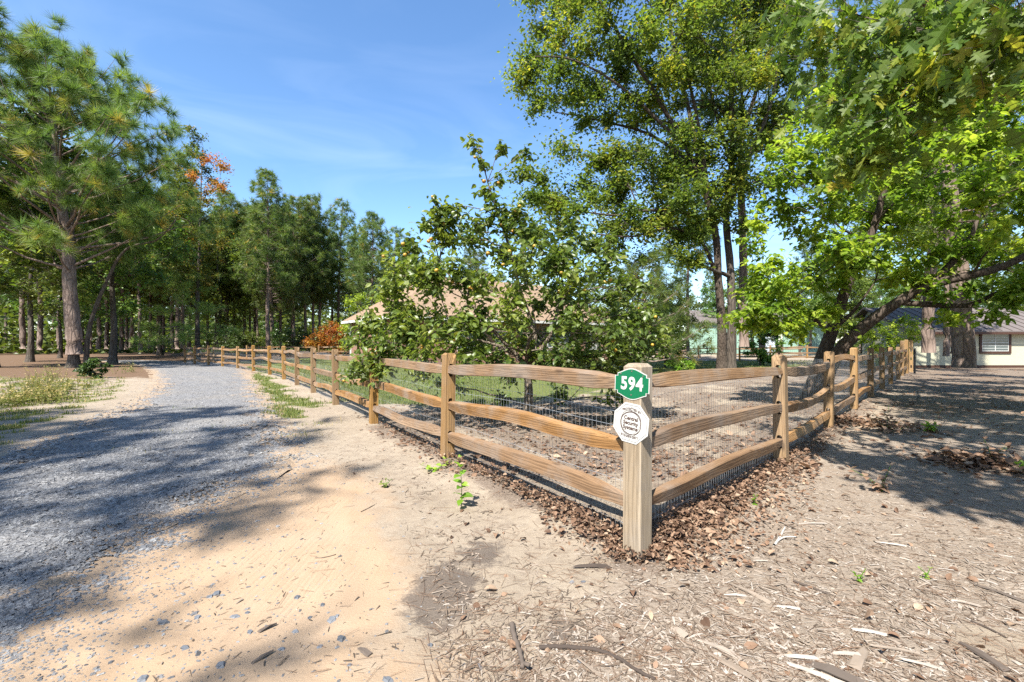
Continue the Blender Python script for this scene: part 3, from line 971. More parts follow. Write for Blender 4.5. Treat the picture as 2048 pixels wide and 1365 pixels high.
def tuft_tpl(n, seed, width, spreadcos=-0.15):
    r = np.random.default_rng(seed)
    d = rand_dir(n * 4, r)
    d = d[d[:, 1] > spreadcos][:n]
    side = nrm(np.cross(d, rand_dir(len(d), r)))
    ln = r.uniform(0.75, 1.0, (len(d), 1))
    b0 = d * 0.05
    tip = d * ln
    tip[:, 2] -= 0.12 * ln[:, 0] ** 2
    V = np.stack([b0 - side * width, b0 + side * width, tip], 1).reshape(-1, 3)
    F = np.arange(len(V)).reshape(-1, 3)
    return V, [F]


def pine(seed, H, r0, z0, prof, lean=(0, 0), whorl=0.6, nbr=5, subs=7, needle=0.42, ntuft=34, width=0.016, tip_tufts=3, droop=0.0, kill=None, up_curve=0.35, light=0.0, rise0=-0.05, inner=0.35):
    """A pine: straight bole, whorled limbs, needle tufts at the limb ends."""
    r = np.random.default_rng(seed)
    tz = np.linspace(-0.1, H, 40)
    wob = np.cumsum(r.normal(0, 0.02, (40, 2)), axis=0)
    T = np.stack([lean[0] * (tz / H) ** 1.3 + wob[:, 0], lean[1] * (tz / H) ** 1.3 + wob[:, 1], tz], -1)
    R = r0 * np.clip(1 - tz / H, 0.02, 1) ** 0.75 * (1 + 0.45 * np.exp(-np.maximum(tz, 0) / 0.3))
    tr = Buf()
    tr.add(*tube(T, R, 12))
    lim = Buf()
    tp, td = [], []
    z = z0
    az = r.uniform(0, 6.28)
    while z < H - 0.15:
        rel = (z - z0) / (H - z0)
        for k in range(nbr):
            az += 2 * np.pi / nbr + r.normal(0, 0.35)
            Lb = prof(rel) * r.uniform(0.6, 1.12)
            if Lb < 0.15:
                continue
            if kill and kill(az, rel, r):
                continue
            zz = min(z + r.uniform(-0.25, 0.25), H - 0.05)
            p = np.array((np.interp(zz, tz, T[:, 0]), np.interp(zz, tz, T[:, 1]), zz))
            rise = rise0 - droop + 0.55 * rel + r.normal(0, 0.1)
            h = np.array((math.cos(az), math.sin(az), 0))
            n = 7
            t = np.linspace(0, 1, n)[:, None]
            path = p + h * Lb * t + np.array((0, 0, 1)) * Lb * (rise * t + up_curve * t ** 2.2)
            path[1:] += np.cumsum(r.normal(0, 0.03, (n - 1, 3)) * Lb * 0.4, axis=0)
            rb = min(0.5 * np.interp(zz, tz, R), 0.012 + 0.011 * Lb)
            lim.add(*tube(path, np.linspace(rb, 0.006, n), 5))
            ns = max(2, int(subs * min(1.3, Lb / 3.0)))
            s_t = r.uniform(inner, 1.0, ns)
            s0 = np.stack([np.interp(s_t, t[:, 0], path[:, i]) for i in range(3)], -1)
            sdv = nrm(h + r.normal(0, 0.65, (ns, 3)) * np.array((1, 1, 0.5)) + np.array((0, 0, 0.25)))
            sl = np.maximum(0.22, Lb * 0.22 * r.uniform(0.5, 1.2, ns))[:, None]
            s1 = s0 + sdv * sl
            lim.add(*sticks(s0, s1, 0.010, 0.005))
            tp += [s1, path[-1:]]
            td += [sdv, nrm(path[-1:] - path[-2:-1])]
            for q in range(tip_tufts - 1):
                fr = r.uniform(0.35, 0.95, (ns, 1))
                off = r.normal(0, 0.13, (ns, 3))
                tp.append(s0 + (s1 - s0) * fr + off)
                td.append(nrm(sdv + r.normal(0, 0.5, (ns, 3)) + np.array((0, 0, 0.3))))
        z += whorl * r.uniform(0.75, 1.25)
    tp.append(T[-1:])
    td.append(np.array([[0, 0, 1.0]]))
    tp = np.concatenate(tp)
    td = np.concatenate(td)
    cr = Buf()
    which = r.integers(0, 5, len(tp))
    for q in range(5):
        k = which == q
        V0, F0 = tuft_tpl(ntuft, seed * 10 + q, width)
        tint = np.clip(r.normal(0.42 + light, 0.16, k.sum()) + (r.random(k.sum()) < 0.08) * 0.4, 0, 1)
        V, F, TT = scatter(V0, F0, tp[k], td[k], rand_dir(k.sum(), r), needle * r.uniform(0.75, 1.2, k.sum()), tint)
        # needle tips fade a little yellower than their bases
        cr.add(V, F, np.clip(TT + np.tile(np.array((-0.05, -0.05, 0.10)), len(V) // 3), 0, 1))
    return tr, lim, cr


def pine_thing(name, label, built, loc, group=None, rz=0.0, needles=None):
    tr, lim, cr = built
    t = thing(name, label, "tree", loc, group, rz)
    obj("trunk", tr.mesh(name + "_trunk", MAT_BARK_PINE, True), t)
    obj("branchwork", lim.mesh(name + "_branchwork", MAT_BARK_PINE, True), t, kind="stuff")
    obj("crown", cr.mesh(name + "_crown", needles or MAT_PINE), t)
    return t


# ------------------------------------------------------------------ build: ground
build_ground()
build_road()
build_gravel()

# ------------------------------------------------------------------ build: house, shed, barn


def quad_prism(b, c0, ax, ay, az_, tint=0.5):
    """Box from a corner and three edge vectors."""
    c0, ax, ay, az_ = (np.asarray(v, float) for v in (c0, ax, ay, az_))
    V = np.array([c0, c0 + ax, c0 + ax + ay, c0 + ay, c0 + az_, c0 + ax + az_, c0 + ax + ay + az_, c0 + ay + az_])
    F = np.array([(0, 3, 2, 1), (4, 5, 6, 7), (0, 1, 5, 4), (1, 2, 6, 5), (2, 3, 7, 6), (3, 0, 4, 7)])
    if np.dot(np.cross(ax, ay), az_) < 0:
        F = F[:, ::-1]
    b.add(V, F, tint)


def box_obj(name, mat, parent, c0, ax, ay, az_, kind=None):
    b = Buf()
    quad_prism(b, c0, ax, ay, az_)
    return obj(name, b.mesh(name, mat), parent, kind)


def brick_mat():
    m = M("red_brick")
    v = m.coord("UV" if False else "Object")
    br = m.n("TexBrick", None, Vector=m.n("Mapping", None, Vector=v, Rotation=(math.radians(90), 0, 0)).outputs[0], Color1=(0.26, 0.105, 0.07), Color2=(0.34, 0.155, 0.105), Mortar=(0.40, 0.34, 0.29),
             Scale=1.0, Mortar_Size=0.008, Brick_Width=0.22, Row_Height=0.075)
    no = m.noise(v, 3.0, 4)
    c = m.mix(m.math('MULTIPLY', no, 0.3), br.outputs["Color"], (0.30, 0.19, 0.15))
    m.bsdf(c, 0.85, 0.2, br.outputs["Fac"], -0.5, 0.01)
    return m.m


def shingle_mat():
    m = M("tan_shingles")
    v = m.coord("Object")
    no = m.noise(v, 5.0, 5, 0.7)
    wv = m.n("TexWave", {"bands_direction": 'Z'}, Vector=v, Scale=2.2, Distortion=0.6).outputs["Fac"]
    c = m.ramp(no, [(0.3, (0.27, 0.185, 0.12)), (0.7, (0.38, 0.275, 0.19))])
    c = m.mix(m.math('MULTIPLY', wv, 0.2), c, (0.18, 0.13, 0.09))
    m.bsdf(c, 0.9, 0.15, no, 0.3, 0.02)
    return m.m


MAT_BRICK = brick_mat()
MAT_SHINGLE = shingle_mat()
MAT_TRIM = plain("white_trim", (0.78, 0.77, 0.74), 0.5, 0.4, 0, 0.05)
MAT_CREAM = plain("cream_siding", (0.56, 0.54, 0.40), 0.7, 0.2, 0, 0.10, 2.5, 0.1)
MAT_BROWN = plain("dark_brown_trim", (0.075, 0.035, 0.022), 0.6, 0.3, 0, 0.2)
MAT_METAL = plain("grey_metal_roof", (0.17, 0.145, 0.135), 0.8, 0.2, 0.0, 0.15, 1.5)
MAT_BARN = plain("pale_green_metal", (0.30, 0.46, 0.37), 0.55, 0.4, 0.0, 0.08, 0.8)
MAT_DARKIN = plain("bay_shade_and_steel_black", (0.02, 0.022, 0.025), 0.9, 0.1)
MAT_DOORW = plain("pale_blue_door", (0.50, 0.56, 0.62), 0.5, 0.4, 0, 0.06)
MAT_GLASS = plain("window_glass", (0.10, 0.13, 0.13), 0.06, 0.8, 0.0, 0.3, 0.9)
MAT_BLIND = plain("white_blind", (0.62, 0.64, 0.60), 0.6, 0.3, 0, 0.08, 3)

HC = np.array((-7.5, 29.5, 0.0))       # near corner of the house
HA = np.array((-12.8, 36.3, 0.0))      # far end of the side wall
U = np.array((0.83, 0.557, 0.0))
U /= np.linalg.norm(U)
HB = HC + U * 20.0
W2 = HA - HC
EAVE = 3.25
house = thing("brick_house", "single storey red brick house with tan hip roof behind the fruit tree", "house", HC)


def hl(p):
    return np.asarray(p, float) - HC


UP = np.array((0, 0, 1.0))
nin = W2 / np.linalg.norm(W2)
b = Buf()
quad_prism(b, (0, 0, -0.1), U * 20, nin * 0.3, UP * (EAVE - 0.05))
o = obj("wall", b.mesh("front_wall", MAT_BRICK), house)
o.rotation_euler = (0, 0, 0)
b = Buf()
quad_prism(b, nin * 0.301, W2 - nin * 0.301, U * 0.3, UP * (EAVE - 0.05))
obj("wall", b.mesh("side_wall", MAT_BRICK), house)
b = Buf()
quad_prism(b, U * 19.7 + nin * 0.301, W2 - nin * 0.301, U * 0.3, UP * (EAVE - 0.05))
obj("wall", b.mesh("end_wall", MAT_BRICK), house)
b = Buf()
quad_prism(b, W2 + U * 0.301, U * 19.39, nin * -0.3, UP * (EAVE - 0.05))
obj("wall", b.mesh("rear_wall", MAT_BRICK), house)
# hip roof with overhang
ov = 0.55
c = [(-U - nin) * ov, U * 20 + (U - nin) * ov, U * 20 + W2 + (U + nin) * ov, W2 + (nin - U) * ov]
c = [q + UP * EAVE for q in c]
wd = np.linalg.norm(W2) / 2 + ov
r1 = (c[0] + c[3]) / 2 + U * wd * 1.05 + UP * 3.5
r2 = (c[1] + c[2]) / 2 - U * wd * 1.05 + UP * 3.5
b = Buf()
b.add([*c, r1, r2, *[q - UP * 0.12 for q in c]], [np.array([(0, 1, 5, 4), (2, 3, 4, 5), (6, 9, 8, 7)]), np.array([(1, 2, 5), (3, 0, 4)])])
obj("roof", b.mesh("roof", MAT_SHINGLE), house)
b = Buf()
for q0, q1 in ((0, 1), (1, 2), (2, 3), (3, 0)):
    e = c[q1] - c[q0]
    outw = np.cross(nrm(e), UP)
    quad_prism(b, c[q0] - UP * 0.22 + nrm(e) * 0.02, e - nrm(e) * 0.04, outw * 0.10, UP * 0.19)
obj("gutter", b.mesh("gutter", MAT_TRIM), house)
b = Buf()
quad_prism(b, W2 + (-U) * 0.10, U * 0.09, nin * 0.10, UP * EAVE)
obj("downspout", b.mesh("downspout", MAT_TRIM), house)
for s0, wv_, zb, ht in ((4.5, 1.2, 1.0, 1.3), (7.6, 1.2, 1.0, 1.3), (12.0, 2.7, 0.75, 1.55), (17.0, 1.2, 1.0, 1.3)):
    fr = Buf()
    f0 = U * s0 + UP * zb - nin * 0.05
    for dx, dz, ww, hh in ((-0.09, -0.09, wv_ + 0.18, 0.088), (-0.09, ht + 0.002, wv_ + 0.18, 0.088), (-0.09, 0.001, 0.089, ht - 0.001), (wv_ + 0.001, 0.001, 0.089, ht - 0.001)):
        quad_prism(fr, f0 + U * dx + UP * dz, U * ww, nin * 0.06, UP * hh)
    wfr = obj("window", fr.mesh("window_surround", MAT_TRIM), house)
    nx = 6 if wv_ > 2 else 3
    for i in range(nx):
        for j in range(4):
            pw, ph = wv_ / nx, ht / 4
            box_obj("pane", MAT_GLASS, wfr, f0 + U * (i * pw + 0.02) + UP * (j * ph + 0.02) + nin * 0.02, U * (pw - 0.04), nin * 0.02, UP * (ph - 0.04))
    mb = Buf()
    for i in range(1, nx):
        quad_prism(mb, f0 + U * (i * wv_ / nx - 0.03) + UP * 0.002 + nin * 0.008, U * 0.06, nin * 0.02, UP * (ht - 0.004))
    for j in range(1, 4):
        quad_prism(mb, f0 + U * 0.003 + UP * (j * ht / 4 - 0.03) + nin * 0.012, U * (wv_ - 0.006), nin * 0.012, UP * 0.06)
    obj("muntin", mb.mesh("muntin", MAT_TRIM), wfr)

# cream shed on the right
SH = np.array((23.7, 27.2, 0.0))
shed = thing("shed", "cream shed with brown trimmed window and grey metal roof", "shed", SH)
b = Buf()
quad_prism(b, (0, 0, -0.1), (13, 0, 0), (0, 0.2, 0), (0, 0, 2.35))
obj("wall", b.mesh("shed_front", MAT_CREAM), shed)
b = Buf()
b.add([(0, .21, -.1), (0, 3.6, -.1), (0, 3.6, 2.9), (0, 3.1, 3.55), (0, .21, 2.25), (.2, .21, -.1), (.2, 3.6, -.1), (.2, 3.6, 2.9), (.2, 3.1, 3.55), (.2, .21, 2.25)],
      [np.array([(0, 4, 3, 2, 1), (5, 6, 7, 8, 9)]), np.array([(0, 1, 6, 5), (1, 2, 7, 6), (2, 3, 8, 7), (3, 4, 9, 8), (4, 0, 5, 9)])])
obj("wall", b.mesh("shed_gable", MAT_CREAM), shed)
for y0, y1, z0, z1 in ((-0.45, 3.1, 2.12, 3.75), (3.9, 3.1, 3.2, 3.75)):
    b = Buf()
    V = [(-0.35, y0, z0), (13.3, y0, z0), (13.3, y1, z1), (-0.35, y1, z1)]
    V += [(x, y, z + 0.07) for x, y, z in V]
    b.add(V, [np.array([(0, 3, 2, 1), (4, 5, 6, 7), (0, 1, 5, 4), (1, 2, 6, 5), (2, 3, 7, 6), (3, 0, 4, 7)])])
    rf = obj("roof", b.mesh("shed_roof", MAT_METAL), shed)
    b = Buf()
    dv = np.array((0, y1 - y0, z1 - z0))
    for i in range(23):
        quad_prism(b, np.array((-0.3 + i * 0.6, y0, z0 + 0.072)), (0.04, 0, 0), dv, (0, 0, 0.04))
    obj("roof_seam", b.mesh("roof_seam", MAT_METAL), rf, kind="stuff")
box_obj("fascia", MAT_BROWN, shed, (-0.36, -0.50, 1.99), (13.7, 0, 0), (0, 0.045, 0), (0, 0, 0.13))
box_obj("corner_board", MAT_BROWN, shed, (-0.06, -0.03, -0.1), (0.16, 0, 0), (0, 0.028, 0), (0, 0, 2.2))
box_obj("skirting", MAT_BROWN, shed, (0.11, -0.03, -0.1), (12.8, 0, 0), (0, 0.028, 0), (0, 0, 0.25))
wf = Buf()
wx0, wz0, ww, wh = 4.35, 0.98, 1.6, 1.02
for dx, dz, a_, h_ in ((-.14, -.14, ww + .28, .138), (-.14, wh + .002, ww + .28, .138), (-.14, .001, .139, wh - .001), (ww + .001, .001, .139, wh - .001)):
    quad_prism(wf, (wx0 + dx, -0.06, wz0 + dz), (a_, 0, 0), (0, 0.055, 0), (0, 0, h_))
win = obj("window", wf.mesh("shed_window", MAT_BROWN), shed)
for i in range(2):
    for j in range(2):
        box_obj("pane", MAT_GLASS, win, (wx0 + i * ww / 2 + .02, -0.03, wz0 + j * wh / 2 + .02), (ww / 2 - .04, 0, 0), (0, .02, 0), (0, 0, wh / 2 - .04))
mb = Buf()
for i in range(3):
    quad_prism(mb, (wx0 + i * (ww / 2 - .02), -0.04, wz0 + .002), (.04, 0, 0), (0, .02, 0), (0, 0, wh - .004))
for j in range(7):
    quad_prism(mb, (wx0 + .003, -0.036, wz0 + .004 + j * (wh - .035) / 6), (ww - .006, 0, 0), (0, .008, 0), (0, 0, .026 if j % 3 else .04))
obj("muntin", mb.mesh("shed_muntin", MAT_BLIND), win)

# green metal barn far behind
BN = np.array((24.0, 62.0, 0.0))
barn = thing("barn", "pale green metal barn with open bay behind the far rail fence", "barn", BN)
b = Buf()
for x0, x1 in ((0, 4.2), (6.6, 9.6), (13.0, 20)):
    quad_prism(b, (x0, 0, -.1), (x1 - x0, 0, 0), (0, .2, 0), (0, 0, 4.4))
quad_prism(b, (4.2, 0, 3.0), (2.4, 0, 0), (0, .2, 0), (0, 0, 1.3))
quad_prism(b, (9.6, 0, 3.0), (3.4, 0, 0), (0, .2, 0), (0, 0, 1.3))
obj("wall", b.mesh("barn_wall", MAT_BARN), barn)
b = Buf()
for i in range(66):
    x = i * 0.3 + 0.1
    if not (4.1 < x < 6.7 or 9.5 < x < 13.1):
        quad_prism(b, (x, -0.035, -.1), (.06, 0, 0), (0, .033, 0), (0, 0, 4.38))
obj("rib", b.mesh("barn_rib", MAT_BARN), barn, kind="stuff")
box_obj("bay_shade_panel", MAT_DARKIN, barn, (4.2, 1.2, -.1), (8.8, 0, 0), (0, .1, 0), (0, 0, 3.2))  # near-black panel stands for the shade inside the open bays
box_obj("door", MAT_DOORW, barn, (10.6, .05, -.1), (1.3, 0, 0), (0, .1, 0), (0, 0, 2.5))
b = Buf()
b.add([(-.5, -.5, 4.25), (20.5, -.5, 4.25), (20.5, 7, 6.4), (-.5, 7, 6.4), (-.5, -.5, 4.4), (20.5, -.5, 4.4), (20.5, 7, 6.55), (-.5, 7, 6.55)],
      [np.array([(0, 3, 2, 1), (4, 5, 6, 7), (0, 1, 5, 4), (1, 2, 6, 5), (2, 3, 7, 6), (3, 0, 4, 7)])])
obj("roof", b.mesh("barn_roof", MAT_METAL), barn)

# ------------------------------------------------------------------ build: rail fences


def post_mesh(h, w, holes, seed, below=0.25, chamfer=True):
    """A sawn post with slots through it along local Y, its top edges chamfered."""
    bm = bmesh.new()
    hw = w / 2
    ch = 0.022 if chamfer else 0.004
    outer = [(-hw, -below), (hw, -below), (hw, h - ch), (hw - ch, h), (-hw + ch, h), (-hw, h - ch)]
    loops = [outer]
    for hz in holes:
        a, q = 0.026, 0.062
        loops.append([(-a, hz - q), (-a * .5, hz - q - .014), (a * .5, hz - q - .014), (a, hz - q), (a, hz + q), (a * .5, hz + q + .014), (-a * .5, hz + q + .014), (-a, hz + q)])
    eds, rings = [], []
    for lp in loops:
        vs = [bm.verts.new((x, -hw, z)) for x, z in lp]
        rings.append(vs)
        for i in range(len(vs)):
            eds.append(bm.edges.new((vs[i], vs[(i + 1) % len(vs)])))
    res = bmesh.ops.triangle_fill(bm, edges=eds, use_beauty=True, use_dissolve=False, normal=(0, -1, 0))
    front = [g for g in res["geom"] if isinstance(g, bmesh.types.BMFace)]
    ex = bmesh.ops.extrude_face_region(bm, geom=front, use_keep_orig=True)
    bmesh.ops.translate(bm, verts=[g for g in ex["geom"] if isinstance(g, bmesh.types.BMVert)], vec=(0, w, 0))
    top = [v for v in bm.verts if v.co.z > h - 0.001]
    for v in top:
        v.co.y *= (hw - ch) / hw
    bmesh.ops.recalc_face_normals(bm, faces=bm.faces)
    r = np.random.default_rng(seed)
    me = bpy.data.meshes.new("post")
    bm.to_mesh(me)
    bm.free()
    return me


def rail_mesh(L_, seed, hw=0.042, hh=0.054, n=16, knob=True):
    """A hewn rail along local X: uneven, bowed, with narrowed ends."""
    r = np.random.default_rng(seed)
    t = np.linspace(0, 1, n)
    bow = r.normal(0, 0.022) * np.sin(np.pi * t) + r.normal(0, 0.012) * np.sin(2 * np.pi * t + r.uniform(0, 3)) + r.normal(0, 0.006) * np.sin(3.2 * np.pi * t)
    bowy = r.normal(0, 0.02) * np.sin(np.pi * t)
    bow -= bow[0] + (bow[-1] - bow[0]) * t
    end = np.clip(np.minimum(t, 1 - t) * L_ / 0.42, 0, 1)
    end = end * end * (3 - 2 * end)
    H = hh * (0.62 + 0.38 * end) * (1 + np.cumsum(r.normal(0, 0.03, n)) * 0.6)
    Wd = hw * (0.62 + 0.38 * end) * (1 + np.cumsum(r.normal(0, 0.03, n)) * 0.6)
    tw = r.normal(0, 0.16) + np.cumsum(r.normal(0, 0.03, n))
    sec = np.array([(-1, -.90), (-.93, -1), (.92, -1), (1, -.9), (.98, .86), (.86, .98), (-.9, 1), (-1, .9)]) * r.uniform(0.93, 1.07, (8, 2))
    sec[4:6, 0] *= r.uniform(0.75, 1.0)
    V = []
    for i in range(n):
        y = sec[:, 0] * Wd[i]
        z = sec[:, 1] * H[i]
        c_, s_ = math.cos(tw[i]), math.sin(tw[i])
        V.append(np.stack([np.full(8, t[i] * L_), c_ * y - s_ * z + bowy[i], s_ * y + c_ * z + bow[i]], -1))
    V = np.concatenate(V)
    i = np.arange(n - 1)[:, None] * 8
    j = np.arange(8)[None]
    k = (j + 1) % 8
    F = np.stack([i + j, i + 8 + j, i + 8 + k, i + k], -1).reshape(-1, 4)
    b = Buf()
    b.add(V, [F, np.array([range(8), [(n - 1) * 8 + q for q in range(7, -1, -1)]])])
    return b.mesh("rail", MAT_RAIL)


def place_rail(parent, p0, p1, seed, base, hw=0.042, hh=0.054, n=16):
    p0, p1 = np.asarray(p0, float), np.asarray(p1, float)
    d = p1 - p0
    me = rail_mesh(np.linalg.norm(d), seed, hw, hh, n)
    o = obj("rail", me, parent)
    x = nrm(d)
    y = nrm(np.cross((0, 0, 1.0), x))
    z = np.cross(x, y)
    p = p0 - base
    o.matrix_local = Matrix(((x[0], y[0], z[0], p[0]), (x[1], y[1], z[1], p[1]), (x[2], y[2], z[2], p[2]), (0, 0, 0, 1)))
    return o


def wire_panel(parent, p0, p1, inward, base, top, step=0.05, rows=0.1, rad=0.00125, bulge=0.0, seed=0):
    """Welded wire stapled to the inner side of one bay."""
    r = np.random.default_rng(seed)
    p0, p1 = np.asarray(p0, float), np.asarray(p1, float)
    Ld = np.linalg.norm(p1 - p0)
    n = int(Ld / step)
    s = (np.arange(n) + 0.5) / n
    off = inward * (0.075 + bulge * np.sin(np.pi * s)[:, None])
    B = p0 + (p1 - p0) * s[:, None] + off
    zt = top + 0.02 * np.sin(np.pi * s) + r.normal(0, 0.002, n)
    b = Buf()
    P0 = np.column_stack([B[:, :2], np.full(n, 0.012)])
    mid = np.column_stack([B[:, :2] + r.normal(0, 0.0025, (n, 2)), zt * 0.5])
    P1 = np.column_stack([B[:, :2], zt])
    b.add(*sticks(P0, mid, rad, rad))
    b.add(*sticks(mid, P1, rad, rad))
    for z in np.arange(0.03, top + 0.03, rows):
        zz = np.minimum(z + 0.012 * np.sin(np.pi * s * 2 + z * 5), zt)
        Q = np.column_stack([B[:, :2], zz])
        m = max(2, n // 4)
        q = Q[np.linspace(0, n - 1, m).astype(int)]
        b.add(*sticks(q[:-1], q[1:], rad, rad))
    for v in range(len(b.V)):
        b.V[v] = b.V[v] - base
    obj("wire_mesh", b.mesh("wire_mesh", MAT_WIRE), parent, kind="stuff")


FB = np.array((CORNER[0], CORNER[1], 0.0))
fence = thing("rail_fence", "three rail split wood fence with wire mesh meeting at the numbered corner post", "fence", FB)
PH, PW = 1.30, 0.128
HOLES = (0.29, 0.68, 1.09)


def add_post(parent, p, ang, h, seed, base, w=PW, holes=HOLES, mat=None, chamfer=True):
    me = post_mesh(h, w, holes, seed, chamfer=chamfer)
    me.materials.append(mat or MAT_POST)
    o = obj("post", me, parent)
    r = np.random.default_rng(seed)
    o.location = tuple(np.array((p[0], p[1], 0.0)) - base)
    o.rotation_euler = (r.normal(0, 0.008), r.normal(0, 0.008), ang)
    return o


# corner post: square to the camera side, the number plate on its left-front face
FACE_ANG = math.radians(-47)                      # outward normal of the sign face, turned left from -Y
cp = add_post(fence, CORNER, FACE_ANG, 1.275, 1, FB, 0.132, (), MAT_POST_GREY)
cp["label"] = "weathered greyish corner post carrying the number plate"


def run(points, side, bulges=0.0, wire_to=99, seed0=100):
    n = len(points)
    for i in range(n - 1):
        p, q = np.array((*points[i], 0.0)), np.array((*points[i + 1], 0.0))
        d = nrm(q - p)
        inward = np.array((-d[1], d[0], 0)) * side
        rr = np.random.default_rng(seed0 + i)
        for k, hz in enumerate(HOLES):
            z0 = hz + (rr.normal(0, 0.012) if i else (0.065, 0.05, 0.06)[k] * (1 if side > 0 else 0.8))
            z1 = hz + rr.normal(0, 0.012)
            lat = rr.normal(0, 0.004)
            near = np.linalg.norm(p) < 12
            e0 = 0.03 if i == 0 else -0.045
            place_rail(fence, p + d * e0 + UP * z0 + inward * lat, q + d * 0.075 + UP * z1 + inward * (lat + 0.008), seed0 * 10 + i * 3 + k, FB, 0.041 if near else 0.043, 0.054, 18 if near else 10)
        if i < wire_to:
            dist = np.linalg.norm(p)
            wire_panel(fence, p, q, inward, FB, 1.16 if side < 0 or i > 0 else 1.13, 0.05 if dist < 14 else 0.1, 0.1 if dist < 14 else 0.2, 0.00125 if dist < 14 else 0.0016, 0.03 if i == 0 and side < 0 else 0.0, seed0 + i)
        if i + 1 < n:
            d2 = nrm(np.array((*points[min(i + 2, n - 1)], 0.0)) - p)
            ang = math.atan2(d2[1], d2[0]) - math.pi / 2
            last = (i + 1 == n - 1)
            add_post(fence, points[i + 1], ang, PH + rr.normal(0, 0.02) + (0.0 if not (last and side > 0) else 0.25), seed0 * 7 + i, FB, PW if not last else 0.14, HOLES)


run([CORNER] + LEFT_POSTS, -1, seed0=200)
run([CORNER] + RIGHT_POSTS, 1, seed0=300)

# gate beside the shed: two tall posts, a black steel latch post and a short rail panel
gate_at = np.array((*RIGHT_POSTS[-1], 0.0))
gate = thing("gate", "wooden gate with tall posts and a black latch post beside the cream shed", "gate", gate_at + np.array((1.5, 1.5, 0)))
gb = gate_at + np.array((1.5, 1.5, 0))
for k, (dx, dy, hh) in enumerate(((1.5, 1.5, 1.62), (2.6, 2.5, 1.62))):
    add_post(gate, gate_at + np.array((dx, dy, 0)), -0.75, hh, 900 + k, gb, 0.15, HOLES)
b = Buf()
b.add(*tube([(0.3, -0.1, -.1), (0.3, -0.1, 1.2)], 0.04, 8))
obj("latch_post", b.mesh("latch_post", MAT_DARKIN), gate)
for k, hz in enumerate(HOLES):
    place_rail(gate, gate_at + np.array((0.08, 0.08, hz)), gate_at + np.array((1.45, 1.45, hz)), 910 + k, gb)


def far_fence(name, label, pts, rails=(0.3, 0.7, 1.1), seed=0):
    base = np.array((*pts[0], 0.0))
    f = thing(name, label, "fence", base)
    r = np.random.default_rng(seed)
    pm = post_mesh(1.3, 0.13, (), seed)
    pm.materials.append(MAT_POST)
    rm = [rail_mesh(3.1, seed * 10 + q, 0.042, 0.055, 6) for q in range(4)]
    for i in range(len(pts)):
        d = np.array(pts[min(i + 1, len(pts) - 1)]) - np.array(pts[max(i - 1, 0)])
        o = obj("post", pm, f)
        o.location = tuple(np.array((*pts[i], 0.0)) - base)
        o.rotation_euler = (0, 0, math.atan2(d[1], d[0]))
        if i + 1 < len(pts):
            e = np.array(pts[i + 1]) - np.array(pts[i])
            for z in rails:
                o = obj("rail", rm[int(r.integers(4))], f)
                o.location = tuple(np.array((*pts[i], z)) - base)
                o.rotation_euler = (0, r.normal(0, 0.008), math.atan2(e[1], e[0]))
    return f


def line(p, q, step=3.0):
    p, q = np.array(p, float), np.array(q, float)
    n = max(2, int(np.linalg.norm(q - p) / step) + 1)
    return [tuple(p + (q - p) * i / (n - 1)) for i in range(n)]


far_fence("rail_fence", "distant rail fence behind the lawn left of the brick house", line((-24.4, 37.2), (-19.0, 49.0))[0:1] + line((-26.5, 45.5), (-13.0, 47.5)), seed=41)
far_fence("rail_fence", "distant rail fence in front of the green barn", line((12.0, 47), (29.5, 45.5)), (0.4, 0.95), seed=43)
far_fence("rail_fence", "short distant rail fence left of the shed gate", line((19.5, 39), (28.5, 37)), seed=45)

# ------------------------------------------------------------------ build: the two signs on the corner post
fn = np.array((math.sin(FACE_ANG), -math.cos(FACE_ANG), 0.0))     # outward
fx = np.array((math.cos(FACE_ANG), math.sin(FACE_ANG), 0.0))      # to the right, seen from the front


def sign_root(name, label, z, tilt, shift):
    t = bpy.data.objects.new(name, None)
    t.empty_display_size = 0.1
    COL.objects.link(t)
    p = FB + fn * (0.066 + 0.0025) + fx * shift + UP * z
    ct, st = math.cos(tilt), math.sin(tilt)
    x = fx * ct + UP * st
    y = -fx * st + UP * ct
    t.matrix_world = Matrix(((x[0], y[0], fn[0], p[0]), (x[1], y[1], fn[1], p[1]), (x[2], y[2], fn[2], p[2]), (0, 0, 0, 1)))
    return tag(t, label, "sign")


def plate(name, outline, z0, z1, mat, parent):
    n = len(outline)
    V = [(x, y, z0) for x, y in outline] + [(x, y, z1) for x, y in outline]
    bm = bmesh.new()
    vs = [bm.verts.new(v) for v in V]
    bm.faces.new(vs[n:])
    bm.faces.new(vs[:n][::-1])
    for i in range(n):
        bm.faces.new((vs[i], vs[(i + 1) % n], vs[n + (i + 1) % n], vs[n + i]))
    bmesh.ops.recalc_face_normals(bm, faces=bm.faces)
    me = bpy.data.meshes.new(name)
    bm.to_mesh(me)
    bm.free()
    me.materials.append(mat)
    return obj(name, me, parent)


